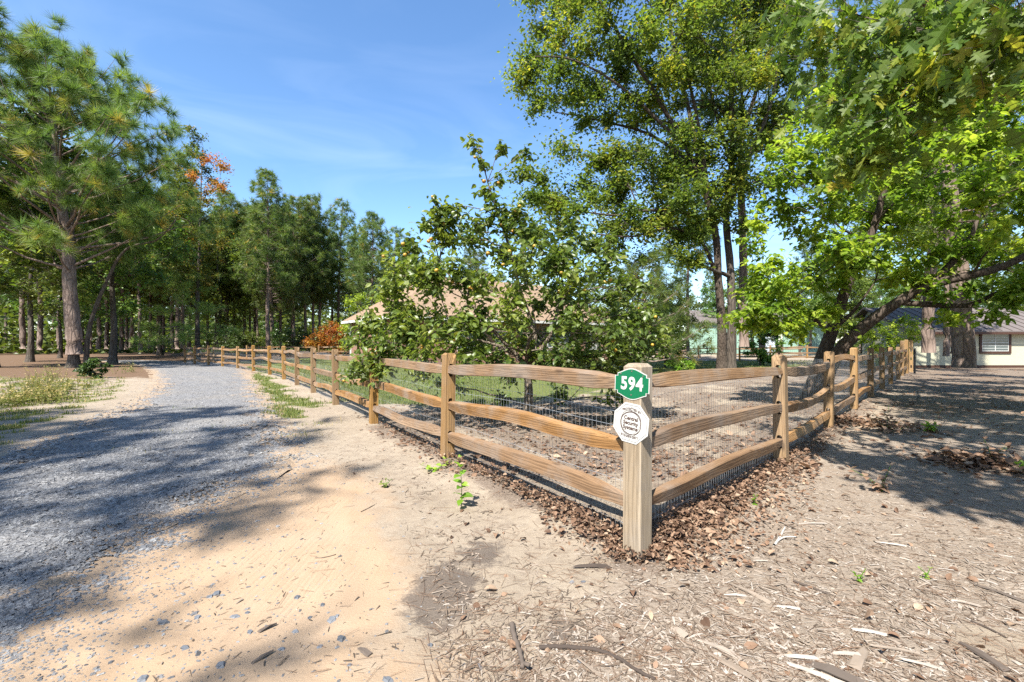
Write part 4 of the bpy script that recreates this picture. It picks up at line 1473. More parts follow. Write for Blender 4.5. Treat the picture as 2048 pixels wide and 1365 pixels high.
def letters(text, size, z, mat, parent, x, y, name, fat=0.0, depth=0.0006, sx=1.0, arc=None):
    cu = bpy.data.curves.new(name, 'FONT')
    cu.body = text
    cu.size = size
    cu.align_x = 'CENTER'
    cu.align_y = 'CENTER'
    cu.bevel_depth = fat
    cu.bevel_resolution = 1
    cu.extrude = depth
    o = bpy.data.objects.new(name, cu)
    COL.objects.link(o)
    bpy.context.view_layer.update()
    me = bpy.data.meshes.new_from_object(o.evaluated_get(bpy.context.evaluated_depsgraph_get()))
    bpy.data.objects.remove(o)
    zs = depth / max(1e-9, fat + depth)
    for v in me.vertices:
        v.co.x *= sx
        v.co.z *= zs
        if arc:
            a = v.co.x / arc
            rr = arc + v.co.y
            v.co.x, v.co.y = rr * math.sin(a), rr * math.cos(a) - arc
        v.co.x += x
        v.co.y += y
        v.co.z += z
    me.materials.clear()
    me.materials.append(mat)
    return obj(name, me, parent)


def disc(name, r_, z0, z1, mat, parent, x, y, n=10):
    return plate(name, [(x + r_ * math.cos(i * 2 * math.pi / n), y + r_ * math.sin(i * 2 * math.pi / n)) for i in range(n)], z0, z1, mat, parent)


num = sign_root("house_number_sign", "green plaque with white number 594 at the top of the corner post", 1.142, -0.035, 0.004)
q = []
hw_, hh_ = 0.128, 0.098
top_arc = [(-0.108 + 0.216 * t, 0.068 + 0.034 * math.sin(math.pi * t) ** 1.4) for t in np.linspace(0, 1, 17)]
outl = [(hw_, 0.050), (hw_, -0.050), (0.108, -0.050), (0.108, -0.068)]
outl += [(x, -y) for x, y in top_arc[::-1]][1:-1] + [(-0.108, -0.068), (-0.108, -0.050), (-hw_, -0.050), (-hw_, 0.050), (-0.108, 0.050), (-0.108, 0.068)]
outl += top_arc[1:-1] + [(0.108, 0.068), (0.108, 0.050)]
plate("border", outl, 0, 0.004, MAT_WHITE, num)
inn = [(x * 0.955 - 0.0 * (1 if x > 0 else -1), y * 0.94) for x, y in outl]
plate("face", inn, 0.0041, 0.0048, MAT_GREEN, num)
for dg, dx in (("5", -0.056), ("9", 0.001), ("4", 0.058)):
    letters(dg, 0.116, 0.0054, MAT_WHITE, num, dx, -0.002, "digit", 0.0042, 0.0005, 0.88)
for x, y in ((0, 0.084), (0, -0.070), (-0.082, 0.062), (0.082, 0.058)):
    disc("screw", 0.0048, 0.0049, 0.0075, MAT_SCREW, num, x, y)

sec = sign_root("security_sign", "white octagonal security company sign below the green number plaque", 0.888, -0.10, -0.004)
oc = [(0.129 * math.cos(math.pi / 8 + i * math.pi / 4) / math.cos(math.pi / 8), 0.129 * math.sin(math.pi / 8 + i * math.pi / 4) / math.cos(math.pi / 8)) for i in range(8)]
plate("panel", oc, 0, 0.003, MAT_WHITE, sec)


def ring_obj(name, pts, wd, z, mat, parent):
    P = np.asarray(pts, float)
    c_ = P.mean(0)
    n = len(P)
    T = nrm(np.roll(P, -1, 0) - np.roll(P, 1, 0))
    N = np.stack([-T[:, 1], T[:, 0]], -1)
    w_ = np.broadcast_to(np.asarray(wd, float), (n,))[:, None]
    V = np.concatenate([np.column_stack([P - N * w_, np.full(n, z)]), np.column_stack([P + N * w_, np.full(n, z)])])
    V = np.concatenate([V, V - np.array((0, 0, 0.0006))])
    i = np.arange(n)
    k = (i + 1) % n
    F = np.stack([i, k, n + k, n + i], -1)
    F2 = np.stack([i, n + i, n + k, k], -1) + 2 * n
    b = Buf()
    b.add(V, [F, F2])
    return obj(name, b.mesh(name, mat), parent)


def poly_loop(pts, m=6):
    out = []
    for i in range(len(pts)):
        a, c_ = np.array(pts[i]), np.array(pts[(i + 1) % len(pts)])
        out += [tuple(a + (c_ - a) * t / m) for t in range(m)]
    return out


ring_obj("border_line", poly_loop([(x * 0.90, y * 0.90) for x, y in oc], 1), 0.0013, 0.0038, MAT_GREYINK, sec)
for k in range(4):
    a = np.linspace(0, 2 * np.pi, 64, endpoint=False)
    rr_ = 0.074 + 0.0022 * (k - 1.5) + 0.003 * np.sin(a * 2 + k * 1.9) + 0.002 * np.sin(a * 3 + k * 4)
    ring_obj("scribble_ring", np.stack([rr_ * np.cos(a) + 0.002 * math.sin(k * 2.2), rr_ * np.sin(a) * 1.02 + 0.002 * math.cos(k * 3.1)], -1), 0.0006 + 0.0004 * (1 + np.sin(a + k * 2)), 0.0038 + 0.0002 * k, MAT_INK, sec)
letters("PROTECTED BY", 0.021, 0.0040, MAT_INK, sec, 0, 0.091, "lettering", 0.0007, 0.0003, 0.95, 0.16)
letters("Central", 0.0345, 0.0040, MAT_INK, sec, 0, 0.030, "lettering", 0.0013, 0.0003, 0.98)
letters("Security", 0.0345, 0.0040, MAT_INK, sec, 0, -0.001, "lettering", 0.0013, 0.0003, 0.98)
letters("Systems", 0.0345, 0.0040, MAT_INK, sec, 0, -0.032, "lettering", 0.0013, 0.0003, 0.98)
letters("910-693-3871", 0.023, 0.0040, MAT_INK, sec, 0, -0.090, "lettering", 0.0007, 0.0003, 1.0, -0.4)
for x, y in ((0, 0.106), (0, -0.106)):
    disc("screw", 0.003, 0.0031, 0.005, MAT_SCREW, sec, x, y)

# ------------------------------------------------------------------ build: the trees near the fence
# persimmon tree behind the corner
pers_poly = [(705, 720), (735, 650), (770, 560), (800, 490), (850, 450), (905, 430), (960, 420), (1040, 405), (1110, 440), (1190, 440), (1250, 500), (1300, 580), (1320, 660), (1300, 730), (1180, 745), (1000, 742), (860, 740), (760, 745)]
pc = poly_clusters(pers_poly, 43, 8.2, 2.2, 0.42, 11, 0.98)
pb = np.array((0.30, 8.7, 0.0))
for x, y, d, rad in ((945, 285, 8.2, 0.17), (965, 330, 8.2, 0.15), (1000, 300, 8.3, 0.16), (1045, 305, 8.4, 0.18), (975, 380, 8.2, 0.24), (1000, 355, 8.2, 0.12), (870, 400, 8.0, 0.16), (900, 415, 8.0, 0.2), (860, 440, 8.0, 0.2),
                     (715, 690, 8.2, 0.3), (740, 650, 8.3, 0.34), (760, 690, 7.6, 0.36), (800, 640, 7.6, 0.36), (850, 690, 7.2, 0.38), (780, 580, 8, 0.34), (830, 540, 7.8, 0.36), (720, 745, 8.0, 0.24), (760, 735, 7.6, 0.3), (700, 755, 8.3, 0.2), (850, 735, 7.2, 0.33), (930, 735, 7.0, 0.33), (1020, 740, 7.0, 0.33), (1120, 735, 7.2, 0.35), (1200, 735, 7.6, 0.35), (1260, 745, 8.0, 0.3),
                     (1000, 790, 9.6, 0.2), (1130, 790, 9.4, 0.24), (880, 770, 9.8, 0.24), (1240, 790, 8.6, 0.24), (1330, 690, 9, 0.26)):
    pc.append((A(x, y, d), np.array((rad, rad, rad))))
rp = np.random.default_rng(3)
pmains = [([pb - UP * .1, pb + (0.02, 0, 0.5), pb + (-0.03, 0.02, 1.05)], 0.085, 0.07),
          ([pb + (-0.03, 0.02, 1.0), pb + (-0.5, -0.2, 1.5), pb + (-1.1, -0.5, 2.2), pb + (-1.6, -.5, 2.9)], 0.05, 0.014),
          ([pb + (-0.03, 0.02, 1.0), pb + (0.15, 0.1, 1.55), pb + (-0.1, 0.1, 2.3), pb + (-0.35, -0.2, 3.2), A(985, 400, 8.2), A(955, 290, 8.2)], 0.055, 0.006),
          ([pb + (0.0, 0.02, 1.0), pb + (0.45, -0.1, 1.6), pb + (0.6, -.2, 2.3), pb + (1.0, 0.2, 3.0)], 0.05, 0.014),
          ([pb + (0.0, 0.02, 1.02), pb + (0.3, 0.5, 1.5), pb + (0.9, 1.0, 2.1), pb + (1.5, 1.2, 2.4)], 0.045, 0.014),
          ([pb + (-0.03, 0, 1.0), pb + (-0.5, 0.2, 1.35), pb + (-1.5, -0.1, 1.55), pb + (-2.5, -0.4, 1.4)], 0.042, 0.012),
          ([pb + (-0.03, 0, 1.0), pb + (0.0, -0.7, 1.5), pb + (0.1, -1.3, 1.6)], 0.04, 0.012)]


def pers_tint(P, T, r):
    return np.clip(T * 0.8 + (P[:, 0] < -1.2) * 0.08, 0, 1)


pers = grow(pmains, pc, 12, 15, 11, 0.125, (LEAF8_V, LEAF8_F), 0.11, pers_tint, 0.45, 0.45, 0.004, 0.5, 0.008)
persimmon = make_tree("persimmon_tree", "persimmon tree with yellow fruit spreading over the rail fence", pb, pers, MAT_BARK_PERS, MAT_PERS, leaf_objects=300)
# the fruit
fb = bmesh.new()
bmesh.ops.create_icosphere(fb, subdivisions=2, radius=0.036)
for v in fb.verts:
    v.co.z *= 0.88
fme = bpy.data.meshes.new("persimmon")
fb.to_mesh(fme)
fb.free()
fme.polygons.foreach_set("use_smooth", [True] * len(fme.polygons))
a = fme.attributes.new("tint", 'FLOAT', 'POINT')
a.data.foreach_set("value", [0.5] * len(fme.vertices))
fme.materials.append(MAT_FRUIT)
cand = pers[2]["pos"]
front = np.where(cand[:, 1] < 8.3)[0]
pick = list(rp.choice(front, 44, replace=False))
spots = [cand[i] - np.array((0, 0.06, 0.05)) for i in pick]
spots += [A(x, y, 7.3) for x, y in ((857, 483), (862, 478), (968, 363), (940, 575), (1019, 503), (976, 507), (810, 510), (806, 488), (1210, 565), (1220, 560), (1305, 690), (944, 577))]
for p in spots:
    o = obj("fruit", fme, persimmon)
    o.location = tuple(p - pb)
    o.rotation_euler = (rp.uniform(-.5, .5), rp.uniform(-.5, .5), rp.uniform(0, 6))
    s = rp.uniform(0.7, 1.05)
    o.scale = (s, s, s)

# bright green tree leaning to the right behind the fence
lb = np.array((7.55, 11.5, 0.0))
lmains = [([lb - UP * .1, A(1636, 745, 11.4), A(1668, 650, 11.3), A(1700, 560, 11.0), A(1745, 460, 10.8), A(1775, 340, 10.6), A(1790, 200, 10.4)], 0.20, 0.03),
          ([A(1633, 800, 11.35) * (1, 1, 0) - UP * .1, A(1670, 715, 11.0), A(1740, 645, 10.5), A(1825, 588, 10.0), A(1900, 560, 9.6), A(1985, 542, 9.3), A(2070, 505, 9.0), A(2200, 430, 8.6)], 0.19, 0.05),
          ([A(1800, 605, 10.2), A(1850, 609, 9.9), A(1935, 612, 9.6), A(1985, 590, 9.4), A(2060, 560, 9.2)], 0.075, 0.03),
          ([A(1850, 580, 9.9), A(1900, 530, 9.8), A(1945, 470, 9.7), A(1970, 380, 9.6)], 0.09, 0.02),
          ([A(1660, 668, 11.3), A(1630, 640, 11.0), A(1585, 620, 10.6), A(1540, 610, 10.3)], 0.06, 0.015),
          ([A(1668, 655, 11.3), A(1705, 625, 11.0), A(1750, 560, 10.6)], 0.07, 0.015)]
lp = [(1495, 620), (1505, 560), (1530, 470), (1530, 380), (1550, 270), (1640, 190), (1760, 140), (1900, 110), (2060, 60), (2250, 40), (2260, 420), (2120, 520), (2000, 540), (1900, 540), (1840, 560), (1760, 580), (1700, 600), (1640, 650), (1560, 680), (1510, 665)]
lc = poly_clusters(lp, 45, 10.6, 2.6, 0.58, 21, 0.98)
lc += [(A(x, y, d), np.array((.45, .45, .3))) for x, y, d in ((1880, 585, 9.6), (1950, 575, 9.4), (2010, 590, 9.1), (2045, 600, 9.0), (1830, 560, 10), (1905, 640, 9.7), (2030, 560, 9.0), (1990, 630, 9.2), (1500, 480, 10.5), (1520, 440, 10.5), (1510, 540, 10.2), (1545, 520, 10), (1500, 600, 10.2), (1535, 400, 10.8), (1525, 580, 10.6), (1500, 650, 10.4), (1550, 650, 10.2), (1600, 660, 10.4), (1650, 275, 9.0), (1690, 285, 9.0), (1720, 360, 8.6), (1770, 350, 8.6), (1730, 490, 8.8), (1680, 500, 9.0), (1560, 560, 9.6), (1540, 620, 9.8), (2000, 470, 8.0), (1960, 400, 8.2), (1850, 300, 8.4))]
lit_tree = grow(lmains, lc, 22, 13, 15, 0.15, (LEAF8_V, LEAF8_F), 0.085, lambda P, T, r: np.clip(T + 0.22 * (r.random(len(T)) - .3), 0, 1), 0.72, 0.45, 0.005, 0.5, 0.011)
make_tree("broadleaf_tree", "bright green tree with two dark leaning trunks just inside the fence", lb, lit_tree, MAT_BARK_SMOOTH, MAT_LIGHT)

# tall oak with two stems in the middle of the yard
ob = np.array((10.6, 23.0, 0.0))
op = [(1030, 60), (1035, 130), (1045, 200), (1085, 250), (1100, 320), (1150, 330), (1180, 300), (1190, 380), (1110, 350), (1035, 345), (1030, 400), (1080, 420), (1180, 440), (1260, 470), (1380, 480), (1440, 470), (1540, 430), (1580, 330), (1600, 200), (1620, 0), (1610, -190), (1480, -330), (1300, -330), (1150, -230), (1070, -90)]
oc_ = poly_clusters(op, 45, 22.5, 4.2, 1.15, 31, 0.88)
oc_ += [(A(x, y, d), np.array((.85, .85, .6))) for x, y, d in ((1045, 345, 20), (1060, 390, 19.5), (1100, 400, 20), (1150, 420, 19.5), (1120, 440, 20.5), (1190, 390, 20), (1210, 450, 20), (1260, 420, 19.5), (1290, 460, 20.5), (1240, 350, 21), (1330, 440, 21), (1370, 400, 20), (1310, 380, 21), (1400, 470, 21), (1060, 470, 20), (1110, 500, 20.5), (1170, 480, 20), (1230, 510, 21), (1290, 520, 20.5), (1190, 550, 21), (1260, 570, 21.5), (1090, 550, 21), (1340, 500, 21), (1390, 520, 21.5), (1420, 430, 22), (1190, 320, 22), (1270, 300, 22), (1340, 340, 21), (1080, 350, 21))]
omains = [([ob - UP * .1, A(1443, 650, 23), A(1436, 560, 23), A(1432, 480, 22.8), A(1415, 400, 22.5), A(1375, 300, 22), A(1310, 190, 21.5), A(1240, 80, 21), A(1180, -20, 20.5)], 0.25, 0.05),
          ([A(1432, 470, 22.8), A(1380, 430, 22), A(1310, 420, 21), A(1240, 430, 20), A(1150, 420, 19.5)], 0.12, 0.03),
          ([A(1410, 390, 22.5), A(1380, 230, 23), A(1350, 110, 23.5), A(1330, -40, 24), A(1310, -200, 24)], 0.14, 0.03),
          ([A(1436, 560, 23), A(1400, 480, 22), A(1340, 455, 21), A(1270, 470, 20), A(1200, 465, 19.5)], 0.11, 0.03),
          ([A(1420, 420, 22.6), A(1395, 250, 21.5), A(1360, 120, 21), A(1290, 0, 20.5)], 0.13, 0.03),
          ([A(1375, 300, 22), A(1250, 180, 21), A(1150, 120, 20.5), A(1070, 110, 20)], 0.11, 0.025),
          ([A(1390, 330, 22.2), A(1300, 270, 23), A(1200, 240, 23), A(1110, 220, 23)], 0.11, 0.025)]
oak_a = grow(omains, oc_[::2], 32, 19, 34, 0.195, (LEAF2_V, LEAF2_F), 0.31, lambda P, T, r: np.clip(T * 0.95 + (r.random(len(T)) < 0.06) * 0.4, 0, 1), 0.5, 0.4, 0.010, 0.5, 0.022)
make_tree("oak_tree", "tall oak with dark trunk spreading its limbs to the left behind the fruit tree", ob, oak_a, MAT_BARK_SMOOTH, MAT_OAK)
ob2 = np.array((11.25, 23.4, 0.0))
omains2 = [([ob2 - UP * .1, A(1463, 640, 23.4), A(1460, 540, 23.4), A(1452, 430, 23.4), A(1465, 300, 23.2), A(1462, 180, 23), A(1470, 60, 23), A(1475, -150, 23)], 0.25, 0.05),
           ([A(1455, 420, 23.4), A(1500, 310, 22.8), A(1540, 210, 22.4), A(1560, 100, 22), A(1580, -40, 22)], 0.14, 0.03),
           ([A(1464, 300, 23.2), A(1510, 190, 23.8), A(1525, 60, 24), A(1530, -120, 24)], 0.13, 0.03),
           ([A(1462, 330, 23.2), A(1420, 180, 24), A(1400, 60, 24.5), A(1410, -120, 25)], 0.12, 0.03)]
oak_b = grow(omains2, oc_[1::2], 33, 19, 34, 0.195, (LEAF2_V, LEAF2_F), 0.31, lambda P, T, r: np.clip(T * 0.9 + (r.random(len(T)) < 0.06) * 0.4, 0, 1), 0.5, 0.4, 0.010, 0.5, 0.022)
make_tree("oak_tree", "tall oak with pale grey sunlit trunk standing between two darker trunks", ob2, oak_b, MAT_BARK_OAK, MAT_OAK)

# lobed-leaf oak beside the camera, its limb hanging into the view
nb = np.array((7.2, 2.4, 0.0))
nmains = [([nb - UP * .1, nb + (0, 0, 1.5), nb + (-0.2, 0.1, 3.2), nb + (-0.1, 0.3, 5.5), nb + (0.1, 0.5, 8)], 0.26, 0.08),
          ([nb + (-0.2, 0.1, 3.0), nb + (-1.5, 0.5, 3.6), nb + (-2.9, 0.9, 3.7), nb + (-4.0, 1.25, 3.5)], 0.06, 0.008),
          ([nb + (-0.2, 0.1, 3.4), nb + (-1.2, 1.4, 4.2), nb + (-2.4, 2.6, 4.6)], 0.07, 0.008),
          ([nb + (-0.1, 0.2, 4.4), nb + (-1.5, 0.9, 5.5), nb + (-3.0, 2.0, 6.0)], 0.09, 0.012),
          ([nb + (0, 0.3, 4.0), nb + (0.4, 2.0, 5.0), nb + (0.6, 4.0, 5.4)], 0.09, 0.012)]
nc = [(A(x, y, d), np.array((.30, .30, .24))) for x, y, d in
      ((1590, 15, 4.6), (1640, 70, 4.3), (1610, 130, 4.6), (1680, 20, 4.0), (1700, 120, 3.8), (1660, 200, 4.0), (1750, 60, 3.6), (1760, 170, 3.5), (1720, 260, 3.7), (1820, 40, 3.4), (1830, 130, 3.3), (1800, 230, 3.4),
       (1690, 320, 3.9), (1900, 30, 3.1), (1900, 110, 3.0), (1960, 60, 2.9), (1960, 140, 2.9), (2040, 40, 2.8), (1850, 60, 4.6), (1740, 330, 3.8), (1900, 190, 3.3),
       (1700, 60, 5.2), (2000, 40, 4.6), (2030, -60, 3.4), (1900, -80, 3.8), (1780, -90, 4.3), (1660, -80, 4.9), (2150, 50, 3.0), (2150, 140, 3.2))]
rn = np.random.default_rng(6)
near_oak = grow(nmains, nc, 34, 9, 8, 0.150, (LOBE_V, LOBE_F), 0.12, lambda P, T, r: np.clip(T + (r.random(len(T)) < 0.10) * 0.3, 0, 1), 0.4, 1.05, 0.0035, 0.5, 0.0045)
make_tree("lobed_oak_tree", "oak with large pointed lobed leaves hanging low beside the viewer", nb, near_oak, MAT_BARK_OAK, MAT_PINOAK, leaf_objects=300)

# unseen oak added on the right, its crown shaped to dapple the mulch
sb0 = np.array((10.4, -1.2, 0.0))
sm = [([sb0 - UP * .1, sb0 + (0, 0, 2.5), sb0 + (-.2, .2, 5), sb0 + (-.1, .4, 9)], 0.32, 0.06),
      ([sb0 + (-.1, .2, 4), sb0 + (-2, 1, 6), sb0 + (-4, 2.2, 7)], 0.12, 0.03), ([sb0 + (-.1, .2, 4.5), sb0 + (-1, 2.5, 6.4), sb0 + (-2, 5, 7.2)], 0.12, 0.03)]
sc_ = []
for k in range(1500):
    z = rn.uniform(5.6, 9.0)
    gy = rn.uniform(3.9, 12.0)
    gx = rn.uniform(3.5, 12.5)
    x, y = gx - 0.32 * z, gy - 0.70 * z
    if gx < max(3.7, 3.9 + (gy - 5.2) * 0.93) or (y > 0 and (z - CAM_H) / y < 0.86 and abs(x / y) < 1.2):
        continue
    if gx < 5.2 and 5.3 < gy < 7.4:
        continue
    sc_.append((np.array((x, y, z)), np.array((.6, .6, .35))))
    if len(sc_) >= 115:
        break
shade_oak = grow(sm, sc_, 36, 9, 16, 0.21, (LEAF2_V, LEAF2_F), 0.2, None, 0.6, 0.4, 0.006)
make_tree("oak_tree", "unseen broad oak added right of the viewer to dapple the mulch", sb0, shade_oak, MAT_BARK_OAK, MAT_OAK)

# ------------------------------------------------------------------ build: pines
big_prof = lambda t: 8.0 * (1 - t) ** 0.75 * (0.72 + 0.28 * math.sin(min(t * 3.2, 1.57))) + 0.5
PB = np.array((-25.0, 26.0, 0.0))
big = pine_thing("pine_tree", "large bushy pine standing alone at the left of the driveway", pine(54, 17.6, 0.40, 5.8, big_prof, (-1.6, 0), 0.60, 5, 10, 0.66, 72, 0.0165, 2, 0, None, 0.22, 0.10, 0.30, 0.42), PB)

pine_variants = []
for k, (H, r0, z0, w, lean) in enumerate(((19.5, 0.22, 6.5, 3.7, (0.3, 0)), (20.5, 0.20, 7.5, 2.6, (-.2, 0.1)), (18.5, 0.25, 5.5, 4.6, (0.5, .3)), (20.0, 0.19, 9.5, 3.2, (-.4, 0)), (17.5, 0.21, 6.5, 3.6, (0.2, .2)))):
    pine_variants.append((pine(60 + k, H, r0, z0, (lambda t, w=w: w * (1 - t) ** 0.7 * (0.55 + 0.45 * math.sin(min(t * 4 + .5, 1.57))) + 0.4), lean, 0.62, 6, 8, 0.58, 20, 0.036, 2), H))

skyline = [  # pixel x, pixel y of the tip, distance, variant, label
    (543, 412, 52, 2, "broad crowned pine with tan needles left of the narrow tall pine"),
    (627, 392, 60, 1, "tall narrow pine rising highest above the wood line"),
    (676, 412, 64, 4, "round topped pine just right of the tallest narrow pine"),
    (742, 430, 58, 0, "pine with open limbs at the right end of the wood line"),
    (500, 428, 56, 3, "slim pine partly behind the broad crowned pine"),
    (785, 465, 66, 4, "lower pine at the far right of the wood beside the fruit tree"),
    (585, 430, 66, 0, "pine between the broad crowned pine and the tallest pine"),
    (455, 425, 54, 4, "pine behind the light green feathery pine"),
    (715, 455, 72, 3, "pine further back between two taller crowns"),
    (820, 500, 74, 2, "distant pine half covered by the fruit tree leaves"),
    (870, 515, 80, 0, "distant pine behind the brick house roof"),
]
proto = []
for k, (built, H) in enumerate(pine_variants):
    x, y, d, v, lab = next(s for s in skyline if s[3] == k)
    h = CAM_H + (HZ - y) * d / FPX
    p = A(x, HZ, d)
    t = pine_thing("pine_tree", lab, built, (p[0], p[1], 0), "pines of the wood beyond the driveway", k * 1.3)
    t.scale = (h / H,) * 3
    proto.append((t, H))
done = {t["label"] for t, _ in proto}
rs = np.random.default_rng(9)
for x, y, d, v, lab in skyline:
    if lab in done:
        continue
    t, H = proto[v]
    h = CAM_H + (HZ - y) * d / FPX
    p = A(x, HZ, d)
    copy_tree(t, (p[0], p[1], 0), rs.uniform(0, 6), h / H, lab, "pines of the wood beyond the driveway")

# trunks of the wood, measured one by one along the drive: pixel x of the trunk, pixel y of its foot
wood_list = [(12, 707), (45, 719), (80, 721), (106, 707), (118, 712), (28, 706), (60, 706), (195, 716), (214, 714), (228, 711), (241, 715), (252, 713), (262, 710), (283, 718), (300, 712), (315, 711), (327, 711),
             (345, 714), (354, 717), (366, 714), (378, 712), (180, 710), (165, 708), (140, 709), (398, 711), (415, 712), (432, 710), (452, 713), (470, 710), (490, 712), (512, 711), (535, 716), (560, 711), (585, 712), (610, 711), (640, 710)]
labels_near = {(45, 719): "dark slim pine trunk left of the pale thick trunk in the wood", (80, 721): "thick pale grey pine trunk left of the large bushy pine", (283, 718): "slim straight pine beside the bend of the driveway",
               (354, 717): "pale pine trunk under the light feathery pine", (535, 716): "dark pine trunk behind the start of the rail fence"}
for i, (x, y) in enumerate(wood_list):
    p = G(x, y)
    t, H = proto[(3, 1, 0, 3, 1)[int(rs.integers(5))]]
    sc = rs.uniform(0.82, 1.0) * (1.15 if (x, y) in labels_near and x < 100 else 1)
    copy_tree(t, p, rs.uniform(0, 6.28), (sc * 1.2, sc * 1.2, sc), *((labels_near[(x, y)], "pines standing out in the wood") if (x, y) in labels_near else ("straight pine trunk in the wood left of the large bushy pine", "trunks left of the bushy pine") if x < 150 else
               ("straight pine trunk between the large bushy pine and the feathery light pine", "trunks right of the bushy pine") if x < 300 else ("straight pine trunk under or near the feathery light green pine", "trunks by the feathery pine") if x < 440 else
               ("slender pine trunk behind the far end of the long rail fence", "trunks behind the long fence")))
for i in range(46):
    d = rs.uniform(68, 130)
    x = rs.uniform(-1.25, 0.05) * d
    t, H = proto[(3, 1, 0, 3, 1)[int(rs.integers(5))]]
    copy_tree(t, (x, d, 0), rs.uniform(0, 6.28), (1.2, 1.2, rs.uniform(0.75, 1.0)), "distant slender pine deep in the wood", "pines deep in the wood")

# the pines on the right of the yard
right_pines = [(G(1860, 745), 2, 1.15, "thick pine trunk in front of the cream shed"), (G(1893, 740), 3, 0.8, "thin dark trunk between two thicker trunks by the shed"), (G(1906, 738), 1, 0.9, "slim pale trunk close to the shed wall"),
               (G(1377, 722), 3, 0.85, "slender pine with few limbs behind the hedge near the house"), (A(1492, 0, 24.5) * (1, 1, 0), 3, 1.35, "pine with scaly bark right of the two oak trunks")]
for p, v, sc, lab in right_pines:
    copy_tree(proto[v][0], p, rs.uniform(0, 6), sc, lab, "pines in the yard on the right")
lean_p = pine(71, 16.0, 0.27, 8.5, lambda t: 3.4 * (1 - t) ** 0.7 + 0.4, (-1.3, 0.4), 0.9, 5, 6, 0.5, 16, 0.034, 2)
pine_thing("pine_tree", "leaning pine trunk with dappled bark in the shade right of the fence", lean_p, G(1930, 786), "pines in the yard on the right")
for i, (x, d) in enumerate(((1180, 70), (1240, 76), (1310, 72), (1360, 80), (1420, 84), (1480, 78), (1620, 60), (1690, 66), (1655, 55), (1760, 58), (1720, 52), (1800, 60), (1570, 86), (1850, 62), (1950, 60), (2020, 64), (1100, 84), (1000, 90))):
    p = A(x, HZ, d)
    copy_tree(proto[int(rs.integers(5))][0], (p[0], p[1], 0), rs.uniform(0, 6), rs.uniform(0.55, 0.85), "distant pine in the background beyond the yard and the barn", "pines beyond the yard")

# low long-needled pine and the light feathery pine
low = pine(75, 5.2, 0.10, 0.9, lambda t: 2.5 * (1 - t) ** 0.8 + 0.3, (0, 0), 0.42, 5, 6, 0.42, 34, 0.013, 3)
pine_thing("young_pine_tree", "young long needled pine between the fruit tree and the oak trunks", low, (5.9, 20.5, 0))
feather = pine(77, 7.6, 0.14, 2.0, lambda t: 3.3 * (1 - t) ** 0.6 + 0.3, (0, 0), 0.95, 6, 9, 0.42, 34, 0.016, 3, 0.05, None, 0.10)
fp = G(352, 714)
pine_thing("feathery_pine_tree", "light green feathery pine in layered tiers beside the driveway bend", feather, (-27.0, 37.5, 0), needles=MAT_WPINE)

# pines behind the viewer that shade the driveway
shade_p = pine(79, 14.6, 0.24, 8.6, lambda t: 3.5 * math.sin(min(3.1, 0.5 + 2.5 * t)) ** 0.6 + 0.2, (0.2, 0), 0.85, 5, 7, 0.6, 20, 0.03, 2)
pine_thing("pine_tree", "round crowned pine behind the viewer shading the driveway", shade_p, (-9.55, -4.7, 0), "pines behind the viewer")
for i, (x, y, sc, lab) in enumerate(((-13.5, -3.0, 0.85, "bushy pine left of the viewer beside the driveway"), (-10.5, -13.5, 0.78, "bushy pine farther behind the viewer by the sand track"))):
    copy_tree(big, (x, y, 0), 1.1 + i * 2.0, sc, lab, "pines behind the viewer")

# ------------------------------------------------------------------ build: broadleaved trees and shrubs of the background


def round_crown(c, rx, rz, n, rad, seed):
    r = np.random.default_rng(seed)
    u = rand_dir(n, r) * r.random((n, 1)) ** 0.4
    return [(np.asarray(c) + v * (rx, rx, rz), rad * r.uniform(0.8, 1.25) * np.array((1, 1, .8))) for v in u]


dec = []
for k, (H, rx) in enumerate(((13, 4.2), (11, 3.6), (14.5, 4.6))):
    m_ = [([(0, 0, -.1), (0.1, 0, 2), (-.1, .1, 5), (.2, 0, H * .62), (.1, 0, H * .9)], 0.22, 0.04)]
    g_ = grow(m_, round_crown((0, 0, H * .6), rx, H * .38, 44, 1.0, 80 + k), 90 + k, 12, 16, 0.26, (LEAF2_V, LEAF2_F), 0.28, None, 0.5, 0.4, 0.01, 0.5, 0.018)
    dec.append((g_, H))
OLD = [  # x px, tip y, distance, variant, material is shared; label
    (225, 300, 33, 0, "leafy green tree standing behind the large bushy pine"),
    (60, 330, 36, 2, "leafy tree at the far left behind the bushy pine"),
    (-20, 170, 27, 1, "grey green leafy tree at the left edge of the view"),
    (320, 400, 58, 0, "dark green leafy tree between the bushy pine and the wood"),
    (440, 470, 50, 1, "dark leafy tree left of the pine wood line"),
    (120, 470, 46, 2, "leafy tree low behind the bushy pine trunk"),
    (1335, 545, 34, 1, "small leafy tree left of the slender pine"),
    (1265, 560, 30, 2, "leafy tree behind the young long needled pine"),
    (1700, 545, 46, 1, "bright leafy tree behind the leaning trunks"),
    (1840, 500, 44, 0, "leafy tree behind the cream shed"),
    (1980, 480, 42, 2, "leafy tree above the roof of the cream shed"),
    (2080, 440, 38, 1, "leafy tree at the right edge beyond the shed"),
    (1440, 560, 66, 0, "leafy tree in front of the green barn's left end"),
    (1505, 520, 48, 1, "leafy tree filling the gap right of the oak trunks"),
    (1600, 560, 52, 2, "leafy tree right of the green barn"),
]
dproto = []
for k, (g_, H) in enumerate(dec):
    x, y, d, v, lab = next(s for s in OLD if s[3] == k)
    t = make_tree("leafy_tree", lab, (0, 0, 0), g_, MAT_BARK_OAK, MAT_DECID, group="leafy trees of the background")
    p = A(x, HZ, d)
    t.location = (p[0], p[1], 0)
    s = (CAM_H + (HZ - y) * d / FPX) / H
    t.scale = (s, s, s)
    dproto.append((t, H))
